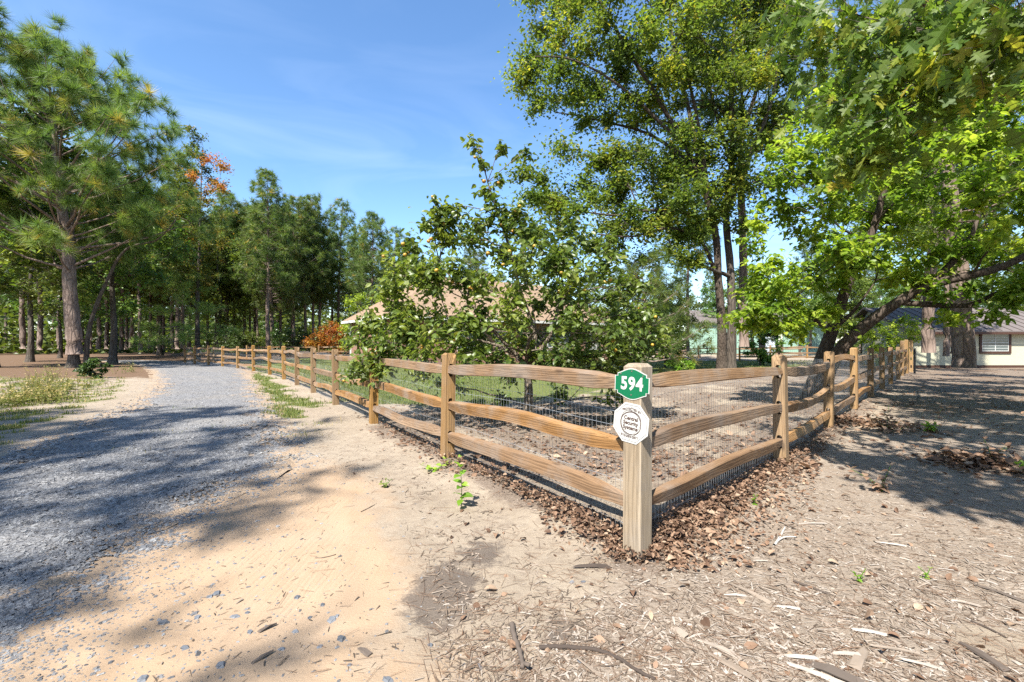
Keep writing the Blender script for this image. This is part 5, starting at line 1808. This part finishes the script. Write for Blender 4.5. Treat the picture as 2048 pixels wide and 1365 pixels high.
done = {t["label"] for t, _ in dproto}
for x, y, d, v, lab in OLD:
    if lab not in done:
        t, H = dproto[v]
        p = A(x, HZ, d)
        copy_tree(t, (p[0], p[1], 0), rs.uniform(0, 6), (CAM_H + (HZ - y) * d / FPX) / H, lab, "leafy trees of the background")

for i in range(9):
    x, d = float(rs.uniform(-60, 620)), float(rs.uniform(60, 90))
    p = A(x, HZ, d)
    copy_tree(dproto[i % 3][0], (p[0], p[1], 0), rs.uniform(0, 6), rs.uniform(0.35, 0.75), "leafy undergrowth tree among the pine trunks of the wood", "undergrowth trees of the wood")

for k, (x, y, lab) in enumerate(((15.0, 4.6, "unseen leafy tree added right of the view to shade the ground by the shed"), (11.2, 0.6, "unseen leafy tree added beside the viewer on the right to shade the mulch"), (19.0, 11.0, "leafy tree right of the view near the cream shed"))):
    copy_tree(dproto[k][0], (x, y, 0), 1.0 + k, 0.95, lab, "leafy trees right of the view")  # first two trees are added out of view to deepen the shade

# maple turning orange at the top
mp = A(395, HZ, 38) * (1, 1, 0)
mpoly = [(330, 590), (325, 450), (345, 330), (365, 260), (385, 240), (400, 285), (440, 310), (455, 345), (468, 350), (450, 390), (430, 430), (470, 460), (440, 520), (420, 590)]
mcl = poly_clusters(mpoly, 24, 38, 2.4, 0.85, 41)


def map_tint(P, T, r):
    top = np.clip((P[:, 2] - 12.2) / 2.2, 0, 1) * np.clip((P[:, 0] + 26.4) / 1.0, 0, 1)
    return np.clip(T * 0.6 + top * r.uniform(0.3, 0.85, len(T)), 0, 1)


mpl = grow([([mp - UP * .1, mp + (0, 0, 5), mp + (.2, 0, 10), mp + (.4, 0, 16)], 0.22, 0.03)], mcl, 42, 13, 18, 0.20, (LEAF2_V, LEAF2_F), 0.2, map_tint, 0.5, 0.4, 0.008)
make_tree("maple_tree", "maple with orange turning leaves at its top right of the bushy pine", mp, mpl, MAT_BARK_OAK, MAT_MAPLE)

# dark leaning trunk beside the bushy pine
dp = np.array((-26.2, 27.2, 0.0))
dk = grow([([dp - UP * .1, dp + (0, 0, 3), dp + (-.3, .2, 6), dp + (-.4, .3, 10)], 0.30, 0.08), ([A(172, 742, 27.5) * (1, 1, 0), A(178, 660, 27.5), A(205, 580, 27.5), A(250, 500, 27.5), A(310, 480, 27.0), A(350, 440, 26.5)], 0.15, 0.03)],
          poly_clusters([(20, 590), (60, 520), (180, 480), (260, 460), (290, 500), (260, 560), (200, 590), (120, 600)], 38, 33, 2.0, 0.9, 43), 44, 12, 14, 0.19, (LEAF2_V, LEAF2_F), 0.22, None, 0.5, 0.4, 0.008)
make_tree("oak_tree", "dark stemmed oak growing against the back of the large bushy pine", dp, dk, MAT_BARK_OAK, MAT_DECID)


def shrub(name, label, loc, rx, rz, n, leaf, mat, seed, per=12, twigs=10, group=None):
    loc = np.asarray(loc, float)
    m_ = [([loc - UP * .05, loc + UP * rz * .5, loc + UP * rz * 1.5], 0.05, 0.01)]
    cl = round_crown(loc + UP * rz * 1.02, rx, rz, n, rx * 0.33, seed)
    g_ = grow(m_, cl, seed + 1, twigs, per, leaf, (LEAF2_V, LEAF2_F), rx * .07, None, 0.5, 0.3, 0.005)
    return make_tree(name, label, loc, g_, MAT_BARK_OAK, mat, "shrub", group)


shrub("autumn_shrub", "orange and red autumn shrub left of the brick house", A(655, HZ, 48) * (1, 1, 0), 2.1, 1.8, 40, 0.20, MAT_ORANGE, 110)
yg = A(716, HZ, 46) * (1, 1, 0)
ygt = grow([([yg, yg + (0, 0, 2), yg + (.1, 0, 5)], 0.14, 0.03)], poly_clusters([(688, 660), (690, 610), (700, 575), (740, 570), (790, 590), (800, 650), (760, 690), (690, 690)], 22, 46, 2.0, 0.8, 112), 113, 12, 16, 0.22, (LEAF2_V, LEAF2_F), 0.2, None)
make_tree("yellow_green_tree", "small yellow green tree at the left end of the brick house", yg, ygt, MAT_BARK_OAK, MAT_YELGR)
for i, (x, d, rx, lab, mt) in enumerate(((465, 46, 1.9, "dark evergreen shrub behind the start of the rail fence", MAT_DARKSHRUB), (505, 47, 1.6, "olive green shrub behind the rail fence", MAT_DECID), (560, 50, 2.0, "dark shrub left of the orange shrub", MAT_DARKSHRUB), (600, 52, 1.9, "dark rounded shrub close to the orange shrub", MAT_DARKSHRUB),
                                         (1330, 27, 1.8, "large green shrub right of the young long needled pine", MAT_DECID), (1255, 24, 1.5, "dark shrub below the young long needled pine", MAT_DARKSHRUB), (1400, 50, 2.0, "green shrub before the barn's left end", MAT_DECID), (1520, 30, 1.2, "leafy sucker growth right of the oak trunks", MAT_DECID),
                                         (1775, 26, 1.5, "yellow green bush left of the cream shed behind the gate", MAT_YELGR), (1722, 31, 1.7, "bright yellow green bush further left of the cream shed", MAT_YELGR))):
    shrub("shrub", lab, A(x, HZ, d) * (1, 1, 0), rx, rx * (0.95 if x < 1300 else 1.1), 26, 0.17, mt, 120 + i * 2)
shrub("garden_plant", "low bright green plant on the pine straw bed", G(1365, 748), 0.75, 0.34, 16, 0.17, MAT_WEED, 150)
shrub("sapling_shrub", "small dark leaved seedling at the foot of the large bushy pine", G(185, 757), 0.55, 0.45, 12, 0.14, MAT_DARKSHRUB, 152)

# far wood that closes the view
r = np.random.default_rng(77)
n = 30000
th = r.uniform(-1.2, 1.2, n)
rad = r.uniform(135, 200, n)
zz = 15 * r.random(n) ** 1.3
P = np.stack([rad * np.sin(th), rad * np.cos(th), zz], -1)
y_, up_ = leaf_normals(n, r, 0.3, 0.3)
b = Buf()
V, F, T = scatter(LEAF2_V, LEAF2_F, P, y_, up_, r.uniform(0.8, 1.9, n), np.clip(r.normal(0.3, 0.2, n), 0, 1))
b.add(V, F, T)
n = 26000
th = r.uniform(-1.25, 0.35, n)
rad = r.uniform(88, 132, n)
zz = 7.5 * r.random(n) ** 1.2
P = np.stack([rad * np.sin(th), rad * np.cos(th), zz], -1)
y_, up_ = leaf_normals(n, r, 0.3, 0.3)
V, F, T = scatter(LEAF2_V, LEAF2_F, P, y_, up_, r.uniform(0.6, 1.4, n), np.clip(r.normal(0.3, 0.22, n), 0, 1))
b.add(V, F, T)
tr_ = r.uniform(-1.2, 1.2, 260)
rd_ = r.uniform(115, 170, 260)
b2 = np.stack([rd_ * np.sin(tr_), rd_ * np.cos(tr_), np.zeros(260)], -1)
o = obj("far_wood", b.mesh("far_wood", MAT_DECID), kind="stuff")
o["label"] = "mass of far trees closing the view behind the wood"

# ------------------------------------------------------------------ build: grass, weeds, litter, chips and sticks


def blades(P, h, w, tint, seed, droop=0.5):
    r = np.random.default_rng(seed)
    n = len(P)
    a = r.uniform(0, 6.28, n)
    side = np.stack([np.cos(a), np.sin(a), np.zeros(n)], -1)
    ln = np.stack([-np.sin(a), np.cos(a), np.zeros(n)], -1) * r.normal(0, droop, (n, 1))
    B = np.column_stack([P, ground_z(P) - 0.005])
    h = h[:, None]
    w = np.asarray(w)[:, None] if np.ndim(w) else w
    m1 = B + UP * h * 0.6 + ln * h * 0.3
    tp_ = B + UP * h * (1 - 0.3 * np.abs(ln[:, :1])) + ln * h
    V = np.stack([B - side * w, B + side * w, m1 + side * w * .7, m1 - side * w * .7, tp_], 1).reshape(-1, 3)
    i = np.arange(n)[:, None] * 5
    F4 = i + np.array([[0, 1, 2, 3]])
    F3 = i + np.array([[3, 2, 4]])
    return V, [F4, F3], np.repeat(tint, 5)


gb_ = Buf()


def acc_grass(P, rr):
    g = cover(P)[2]
    return rr.random(len(P)) < np.clip((g - 0.42) * 2.6, 0, 1)


P = sample_px(15000, (-60, 735, 700, 960), acc_grass, 201)
d_ = np.linalg.norm(P, axis=1)
rg = np.random.default_rng(202)
strip_in = sdf(P, GRASS_STRIP) > -0.3
gb_.add(*blades(P, rg.gamma(4, 0.014, len(P)) * np.where(strip_in, 1.0, 0.8), np.clip(d_ * 0.0006, 0.004, 0.02), np.clip(rg.normal(np.where(strip_in, 0.55, 0.72), 0.22), 0, 1), 203))
P = sample_px(16000, (560, 712, 1000, 830), lambda P, rr: (sdf(P, LAWN) > 0.1) & (rr.random(len(P)) < 0.9), 204)
d_ = np.linalg.norm(P, axis=1)
gb_.add(*blades(P, rg.gamma(5, 0.012, len(P)), np.clip(d_ * 0.0006, 0.004, 0.03), np.clip(rg.normal(0.45, 0.17, len(P)), 0, 1), 205))
P = sample_px(5000, (1300, 718, 1660, 760), lambda P, rr: (sdf(P, LAWN_R) > -0.4), 206)
d_ = np.linalg.norm(P, axis=1)
gb_.add(*blades(P, rg.gamma(5, 0.014, len(P)), np.clip(d_ * 0.0006, 0.004, 0.03), np.clip(rg.normal(0.6, 0.17, len(P)), 0, 1), 207))
# thin tufts in the gravel
tufts = []
for x, y, s, nn in ((380, 820, 0.35, 160), (450, 755, 0.4, 60), (330, 870, 0.3, 50), (430, 862, 0.4, 60), (270, 905, 0.3, 40), (600, 870, 0.35, 60), (640, 850, 0.3, 60), (520, 820, 0.3, 30)):
    c_ = G(x, y)[:2]
    tufts.append(c_ + rg.normal(0, s * 0.5, (nn, 2)) * (1.3, 0.8))
P = np.concatenate(tufts)
gb_.add(*blades(P, rg.gamma(5, 0.011, len(P)), 0.004, np.clip(rg.normal(0.72, 0.18, len(P)), 0, 1), 208, 0.9))
o = obj("grass", gb_.mesh("grass", MAT_GRASS), kind="stuff")
o["label"] = "short grass along the fence, the lawn and the left verge"

# tall seeding weeds and green weeds on the verge
wb = Buf()
for x, y, hh, n in ((55, 800, 0.55, 60), (75, 795, 0.65, 60), (100, 790, 0.5, 50), (92, 770, 0.8, 40), (110, 800, 0.4, 60), (30, 805, 0.35, 60), (140, 780, 0.4, 26), (266, 745, 0.7, 16), (235, 748, 0.5, 8), (180, 775, 0.45, 24), (15, 812, 0.3, 50), (85, 808, 0.4, 60), (115, 770, 0.4, 20)):
    c_ = G(x, y)
    r = np.random.default_rng(int(x * 7 + y))
    st = c_[:2] + r.normal(0, 0.16, (n, 2)) * (1.5, 1)
    s0 = np.column_stack([st, np.zeros(n)])
    tipo = s0 + np.column_stack([r.normal(0, 0.25 * hh, (n, 2)), hh * r.uniform(0.5, 1.1, n)])
    wb.add(*sticks(s0, tipo, 0.005, 0.002), tint=0.75)
    L0 = np.repeat(np.arange(n), 5)
    f = r.uniform(0.1, 1.0, (len(L0), 1))
    pos = s0[L0] + (tipo[L0] - s0[L0]) * f
    yv, uv = leaf_normals(len(L0), r, 0.4, -0.3)
    wb.add(*scatter(LEAF2_V, LEAF2_F, pos, yv, uv, r.uniform(0.04, 0.13, len(L0)) * (1.15 - 0.7 * f[:, 0]), np.clip(0.45 + 0.5 * f[:, 0] + r.normal(0, .12, len(L0)), 0, 1))[:2], tint=np.repeat(np.clip(0.55 + 0.5 * f[:, 0] + r.normal(0, .15, len(L0)), 0, 1), 4))
o = obj("weeds", wb.mesh("weeds", MAT_GRASS), kind="stuff")
o["label"] = "bright green and straw coloured weeds on the left verge"


def fallen(P, size, tint, seed, lift, tpl=(LEAF8_V, LEAF8_F), wild=0.45):
    r = np.random.default_rng(seed)
    n = len(P)
    a = r.uniform(0, 6.28, n)
    y = np.stack([np.cos(a), np.sin(a), r.normal(0.1, wild * 0.8, n)], -1)
    up = nrm(np.stack([r.normal(0, wild, n), r.normal(0, wild, n), np.ones(n)], -1))
    pos = np.column_stack([P, ground_z(P) + lift])
    sc = np.stack([size * r.uniform(0.8, 1.3, n), size, size * r.uniform(0.4, 2.2, n)], -1)
    return scatter(tpl[0], tpl[1], pos, y, up, sc, tint)


lb_ = Buf()
rl = np.random.default_rng(301)


def acc_litter(P, rr):
    dl = poly_dist(P, LITTER_LINE, False)
    return rr.random(len(P)) < np.exp(-(dl / np.where(P[:, 0] < 0.2, 0.09, 0.14)) ** 2) * np.clip(1.3 - np.linalg.norm(P, axis=1) / 14, 0.1, 1)


P = sample_px(6000, (640, 760, 1800, 1130), acc_litter, 302)
dl = poly_dist(P, LITTER_LINE, False)
lift = rl.uniform(0.0, 0.09, len(P)) * np.exp(-(dl / 0.22) ** 2)
lb_.add(*fallen(P, rl.gamma(5, 0.0062, len(P)), np.clip(rl.normal(0.42, 0.3, len(P)), 0, 1), 303, lift))
P = sample_px(3400, (1330, 900, 1640, 1150), lambda P, rr: rr.random(len(P)) < np.exp(-(poly_dist(P, LITTER_LINE, False) / 0.38) ** 2), 304)
lb_.add(*fallen(P, rl.gamma(5, 0.0064, len(P)), np.clip(rl.normal(0.55, 0.25, len(P)), 0, 1), 305, rl.uniform(0, 0.03, len(P))))
P = sample_px(6000, (640, 740, 2048, 960), lambda P, rr: rr.random(len(P)) < cover(P)[5] * 0.9, 306)
lb_.add(*fallen(P, rl.gamma(6, 0.0095, len(P)), np.clip(rl.normal(0.45, 0.24, len(P)), 0, 1), 307, rl.uniform(0, 0.02, len(P))))
P = sample_px(380, (700, 880, 2048, 1365), lambda P, rr: sdf(P, SAND_POLY) < -0.2, 308)
lb_.add(*fallen(P, rl.gamma(7, 0.006, len(P)), np.clip(rl.normal(0.6, 0.25, len(P)), 0, 1), 309, 0.004))
# heap of leaves at the right edge and against the fourth post
for x, y, s, nn in ((2000, 935, 0.30, 500), (1940, 925, 0.25, 260), (1690, 850, 0.22, 220), (1770, 855, 0.35, 320)):
    c_ = G(x, y)[:2]
    P = c_ + rl.normal(0, s, (nn, 2))
    lift = 0.16 * rl.random(nn) * np.exp(-(np.linalg.norm(P - c_, axis=1) / s) ** 2)
    lb_.add(*fallen(P, rl.gamma(7, 0.011, nn), np.clip(rl.normal(0.55, 0.2, nn), 0, 1), int(x), lift))
o = obj("leaf_litter", lb_.mesh("leaf_litter", MAT_DRY), kind="stuff")
o["label"] = "brown curled fallen leaves heaped along the foot of the fence"

cb_ = Buf()


def acc_chip(P, rr):
    s = cover(P)
    return rr.random(len(P)) < s[4] * (1 - 0.7 * s[5]) * np.clip(0.75 + 0.8 * (vnoise(P, 0.5, 51) - 0.4), 0.1, 1)


P = sample_px(17000, (1000, 880, 2200, 1500), acc_chip, 401)
d_ = np.linalg.norm(P, axis=1)
rc = np.random.default_rng(402)
cb_.add(*chips(P, rc.gamma(2.0, 0.016, len(P)) + 0.008, rc.gamma(2.6, 0.0021, len(P)) + 0.0014, rc.beta(2.0, 1.6, len(P)), 403, 0.0))
P = sample_px(4500, (560, 840, 1400, 1400), lambda P, rr: (sdf(P, SAND_POLY) < -0.05) & (sdf(P, ROAD_POLY) < 0) & (rr.random(len(P)) < np.clip(vnoise(P, 0.7, 52) * 1.6 - 0.4, 0.05, 1)), 404)
cb_.add(*chips(P, rc.gamma(2.4, 0.013, len(P)) + 0.008, rc.gamma(3, 0.0016, len(P)) + 0.0015, rc.beta(1.6, 2.6, len(P)), 405, 0.0))
P = sample_px(500, (300, 940, 900, 1400), lambda P, rr: sdf(P, SAND_POLY) > 0, 406)
cb_.add(*chips(P, rc.gamma(2.0, 0.012, len(P)) + 0.006, rc.gamma(3, 0.0010, len(P)) + 0.001, rc.beta(1.3, 3, len(P)), 407, 0.0))
o = obj("wood_chip_mulch", cb_.mesh("wood_chip_mulch", MAT_CHIP), kind="stuff")
o["label"] = "grey and tan shredded wood mulch on the right"

# pine needles lying about
nb_ = Buf()
P = sample_px(2600, (560, 860, 2100, 1420), lambda P, rr: (sdf(P, ROAD_POLY) < 0) & (rr.random(len(P)) < np.where(sdf(P, SAND_POLY) > 0, 0.06, 0.8)), 501)
a_ = rc.uniform(0, 6.28, len(P))
ln_ = rc.uniform(0.05, 0.16, len(P))
Q = P + np.stack([np.cos(a_), np.sin(a_)], -1) * ln_[:, None]
nb_.add(*sticks(np.column_stack([P, ground_z(P) + 0.004]), np.column_stack([Q, ground_z(Q) + 0.012]), 0.0011, 0.0008), tint=0.55)
o = obj("fallen_needles", nb_.mesh("fallen_needles", MAT_DRY), kind="stuff")
o["label"] = "thin dry pine needles strewn over the mulch and sand"

# single pieces lying in the foreground


def splinter(name, label, x, y, length, width, ang, tint, group=None, cat="wood chip", thick=0.014, mat=None):
    p = G(x, y)
    seed = int(x * 3 + y)
    r = np.random.default_rng(seed)
    b = Buf()
    V = CHIP_V.copy()
    V[:, :2] += r.normal(0, 0.06, (12, 2))
    V = V * (width, length, max(thick, 0.004) * 3)
    b.add(V, CHIP_F, tint)
    o = obj(name, b.mesh(name, mat or MAT_CHIP))
    o.location = (p[0], p[1], float(ground_z(p[None, :2])[0]) + 0.004)
    o.rotation_euler = (r.normal(0, .06), r.normal(0, .06), ang)
    return tag(o, label, cat, group)


def stick(name, label, pts, r0, r1, tint, extra=(), cat="stick"):
    P = np.array([G(x, y) for x, y in pts])
    z = ground_z(P[:, :2])
    P[:, 2] = z + r0 * 0.8
    P = smooth_path(P, 0.02)
    rs_ = np.random.default_rng(int(pts[0][0]))
    P += rs_.normal(0, r0 * 0.15, P.shape)
    base = P[0].copy()
    b = Buf()
    rr_ = np.linspace(r0, r1, len(P)) * (1 + rs_.normal(0, 0.08, len(P)))
    b.add(*tube(P - base, rr_, 7), tint=tint)
    for e in extra:
        E = np.array([G(x, y) for x, y in e])
        E[:, 2] = ground_z(E[:, :2]) + r0 * 0.9 + np.linspace(0, r0 * 2, len(E))
        E = smooth_path(E, 0.02)
        b.add(*tube(E - base, np.linspace(r0 * .7, r1 * .7, len(E)), 6), tint=tint)
    o = obj(name, b.mesh(name, MAT_STICK, True))
    o.location = tuple(base)
    return tag(o, label, cat)


stick("stick", "short bent grey stick with a forked end on the sand at the bottom", [(1025, 1250), (1028, 1275), (1038, 1300), (1044, 1325), (1046, 1338)], 0.014, 0.011, 0.34, [[(1046, 1330), (1058, 1345)]])
stick("stick", "long dark curved stick lying across the bottom of the picture", [(1078, 1297), (1120, 1298), (1180, 1302), (1230, 1315), (1270, 1340), (1310, 1362)], 0.011, 0.007, 0.08)
stick("stick", "thin dark arched twig in front of the corner post", [(1268, 1165), (1300, 1176), (1330, 1190), (1356, 1210)], 0.005, 0.003, 0.12)
stick("stick", "white forked twig on the mulch right of the corner post", [(1548, 1092), (1556, 1080), (1566, 1062), (1570, 1055)], 0.010, 0.006, 1.0, [[(1552, 1085), (1568, 1078), (1592, 1079)]])
stick("stick", "thin dark stick on the pale sand patch near the right edge", [(1942, 1248), (1975, 1263), (2012, 1280)], 0.006, 0.004, 0.1)
stick("stick", "straight brown stick lying in the mulch right of centre", [(1586, 1162), (1622, 1177), (1660, 1192)], 0.008, 0.006, 0.2)
stick("stick", "thin dark twig on the sand left of the leafy seedling", [(722, 1024), (735, 1018), (750, 1010)], 0.004, 0.002, 0.1)
stick("stick", "small dark twig in the middle of the orange sand", [(642, 1117), (655, 1115), (672, 1111)], 0.003, 0.002, 0.15)
stick("stick", "pale thin stick near the right edge in the mulch", [(1942, 1158), (1975, 1165), (1995, 1172)], 0.006, 0.004, 0.8)
splinter("bark_strip", "dark rough bark strip lying left of the corner post's foot", 1185, 1138, 0.24, 0.035, 1.62, 0.12, cat="bark", thick=0.02, mat=MAT_STICK)
splinter("bark_strip", "upright looking grey split bark piece near the bottom right corner", 1968, 1320, 0.20, 0.035, 0.15, 0.25, cat="bark", thick=0.02, mat=MAT_STICK)
splinter("bark_strip", "broad weathered grey bark slab at the bottom in the mulch", 1655, 1345, 0.22, 0.07, 0.75, 0.35, cat="bark", thick=0.02, mat=MAT_STICK)
splinter("bark_strip", "long grey bark splinter below the sand patch at right", 2000, 1190, 0.22, 0.025, 0.5, 0.35, cat="bark", mat=MAT_STICK)
splinter("bark_strip", "small brown bark piece on the orange sand near the bottom", 535, 1258, 0.09, 0.02, -0.7, 0.3, cat="bark", mat=MAT_STICK)
splinter("bark_strip", "brown bark flake on the sand at the bottom edge", 730, 1307, 0.085, 0.03, 0.9, 0.35, cat="bark", mat=MAT_STICK)
splinter("bark_strip", "tan leaf like bark flake lower left on the orange sand", 527, 1315, 0.10, 0.016, -0.6, 0.45, cat="bark", mat=MAT_STICK)
for (x, y, ln, wd, an, ti, lab) in (
        (1590, 1318, 0.17, 0.022, 1.45, 1.0, "long white wood splinter at the bottom left of the mulch"), (1740, 1270, 0.15, 0.022, 1.3, 1.0, "white wood splinter in the middle of the mulch"), (1685, 1313, 0.13, 0.02, 1.35, 0.9, "pale splinter just above the grey bark slab"),
        (1720, 1320, 0.20, 0.05, -0.9, 0.55, "broad grey wood slab lying diagonally in the mulch"), (1790, 1305, 0.19, 0.018, 1.25, 0.7, "slim grey splinter right of the broad slab"), (1575, 1218, 0.12, 0.018, 1.35, 0.95, "white splinter at the left border of the mulch"),
        (1500, 1190, 0.20, 0.03, 0.55, 0.6, "long grey wood shard pointing away in front of the corner post"), (1470, 1195, 0.13, 0.014, 1.5, 0.95, "thin white splinter right of the corner post"), (1440, 1300, 0.20, 0.035, 0.9, 0.75, "pale grey shard at the bottom centre of the mulch"),
        (1455, 1330, 0.22, 0.03, 0.6, 0.5, "grey shard pointing to the bottom edge"), (1795, 1090, 0.26, 0.02, 1.25, 0.95, "long white splinter below the tree shade"), (1625, 1048, 0.20, 0.012, 1.4, 0.9, "slim white splinter in the sunny mulch"), (1360, 1270, 0.09, 0.04, 0.6, 0.7, "squarish pale chip on the sand below the post"),
        (1630, 1350, 0.22, 0.03, 0.95, 0.9, "pale splinter lying on the bottom edge of the picture"), (1850, 1335, 0.16, 0.016, 1.2, 0.85, "thin pale splinter near the bottom right"), (1930, 1210, 0.13, 0.012, 1.0, 0.8, "thin pale chip beside the bare sand patch")):
    splinter("wood_splinter", lab, x, y, ln, wd, an, ti, "bleached splinters on the mulch")
# separate stones on the sand
stone_at = [(433, 1190, 1.5), (664, 1238, 1.6), (674, 1232, 0.9), (594, 1192, 1.2), (682, 1275, 1.4), (525, 1154, 1.0), (550, 1147, 0.8), (632, 1128, 0.7), (590, 1260, 1.0), (645, 1210, 0.9), (1144, 1167, 1.0), (1166, 1168, 1.1), (1160, 1323, 0.9), (470, 1235, 1.2), (495, 1225, 0.9),
            (325, 1248, 1.5), (395, 1236, 1.3), (420, 1196, 1.2), (370, 1300, 1.2), (440, 1332, 1.5), (563, 1296, 1.1), (620, 1232, 0.8), (500, 1265, 1.1), (285, 1362, 1.4), (775, 1362, 1.4), (560, 1024, 0.9), (700, 1330, 0.8), (860, 1290, 0.9), (640, 1290, 0.9), (565, 1075, 0.8)]
rz_ = np.random.default_rng(611)
for x, y, s in stone_at:
    p = G(x, y)
    b = Buf()
    V = STONE_V * (0.015, 0.019, 0.011) * (1 + rz_.normal(0, .15, STONE_V.shape))
    b.add(V, STONE_F, float(rz_.uniform(0.1, 0.8)))
    o = obj("stone", b.mesh("stone", MAT_DSTONE))
    o.location = (p[0], p[1], float(ground_z(p[None, :2])[0]) - 0.001)
    o.rotation_euler = (0, 0, rz_.uniform(0, 6))
    o.scale = (s, s, s)
    tag(o, "small blue grey stone lying loose on the sand", "stone", "loose stones on the sand")


def plant(name, label, base, stems, leafsz, mat, seed, cat="plant", tint=(0.45, 0.15)):
    """A small plant: stems with opposite leaves, each leaf a part."""
    base = np.asarray(base, float)
    base[2] = float(ground_z(base[None, :2])[0])
    r = np.random.default_rng(seed)
    t = thing(name, label, cat, base)
    sb = Buf()
    for top, nodes in stems:
        top = np.asarray(top, float)
        P = smooth_path([(0, 0, 0), top * (0.3, 0.3, 0.5) + r.normal(0, .008, 3), top], 0.03)
        sb.add(*tube(P, np.linspace(0.004, 0.002, len(P)), 5), tint=0.2)
        a0 = r.uniform(0, 6)
        for k in range(nodes):
            f = 0.22 + 0.78 * k / max(1, nodes - 1)
            p = P[min(len(P) - 1, int(f * (len(P) - 1)))]
            a0 += 1.5
            for q in (0, math.pi):
                a = a0 + q + r.normal(0, .25)
                s = leafsz * r.uniform(0.75, 1.15) * (0.65 if k == nodes - 1 else 1)
                yv = nrm(np.array((math.cos(a), math.sin(a), (0.9 if k == nodes - 1 else r.normal(0.05, .2)))))
                upv = nrm(np.array((r.normal(0, .25), r.normal(-.15, .25), 1)))
                xv = nrm(np.cross(yv, upv))
                zv = np.cross(xv, yv)
                b = Buf()
                b.add(LEAF8_V * (1.15, 1, 1), LEAF8_F, float(np.clip(r.normal(*tint), 0, 1)))
                o = obj("leaf", b.mesh("leaf", mat), t)
                o.matrix_local = Matrix(((xv[0], yv[0], zv[0], p[0]), (xv[1], yv[1], zv[1], p[1]), (xv[2], yv[2], zv[2], p[2]), (0, 0, 0, 1))) @ Matrix.Scale(float(s), 4)
    obj("stem", sb.mesh("stem", MAT_WEED), t)
    return t


plant("seedling", "bright green leafy seedling standing on the sand before the fence", G(923, 1017), [((-0.01, 0.0, 0.345), 6)], 0.098, MAT_WEED, 701)
plant("creeping_weed", "low green weed sprawling left of the second post's foot", G(870, 945), [((-.16, .05, .05), 3), ((.12, .06, .07), 3), ((-.05, -.08, .05), 3)], 0.07, MAT_WEED, 702, tint=(.75, .15))
plant("creeping_weed", "small low weed close to the second post", G(905, 935), [((.08, .03, .06), 2), ((-.08, -.02, .06), 2)], 0.08, MAT_WEED, 703, tint=(.8, .1))
plant("tiny_weed", "tiny green weed in the sunny mulch", G(1718, 1165), [((-.05, 0, .07), 4), ((.04, 0, .08), 4)], 0.025, MAT_WEED, 704)
plant("tiny_weed", "pair of tiny yellow green sprouts in the mulch right of centre", G(1850, 1157), [((-.03, 0, .06), 3), ((.03, 0, .06), 3)], 0.025, MAT_WEED, 705, tint=(.7, .1))
plant("tiny_weed", "green weed sprout among fallen leaves near the corner", G(1508, 1015), [((0, 0, .09), 4), ((.03, 0, .07), 3)], 0.03, MAT_WEED, 706)
plant("tiny_weed", "small tuft weed on the sand below the seedling", G(770, 975), [((-.04, 0, .04), 3), ((.04, .02, .05), 3), ((0, .03, .06), 3)], 0.05, MAT_GRASS, 707)
plant("tiny_weed", "bright weed in the shade beyond the dried shrub", G(1862, 865), [((-.08, 0, .14), 4), ((.08, 0, .16), 4), ((0, .05, .15), 4)], 0.11, MAT_WEED, 708, tint=(.7, .1))
plant("tiny_weed", "bright green weed at the right edge beside the leaf heap", G(2044, 945), [((-.1, 0, .1), 4), ((.05, 0, .13), 4)], 0.09, MAT_WEED, 709, tint=(.6, .1))
plant("dried_sapling", "withered sapling with tan leaves standing in the dappled shade", G(1765, 985), [((.10, .03, .24), 5), ((-.12, 0, .10), 4), ((.04, .02, .14), 4), ((-.26, .05, .20), 3)], 0.085, MAT_DRY, 710, tint=(.75, .15))
plant("dried_sapling", "withered brown shrub with curled leaves right of the fourth post", G(1775, 868), [((-.3, 0, .25), 6), ((.0, .05, .32), 6), ((.3, 0, .22), 6), ((.1, .1, .42), 5), ((-.15, .1, .3), 6), ((.45, .0, .12), 4)], 0.12, MAT_DRY, 711, tint=(.7, .15))
plant("dried_sapling", "upright tan withered twig behind the green weed", G(1868, 862), [((.12, 0, .36), 8)], 0.10, MAT_DRY, 712, tint=(.8, .12))
plant("dried_sapling", "withered branch with brown leaves on the leaf heap at right", G(1985, 930), [((-.1, 0, .3), 6), ((.15, 0, .22), 5), ((.3, .1, .2), 4)], 0.10, MAT_DRY, 713, tint=(.55, .15))
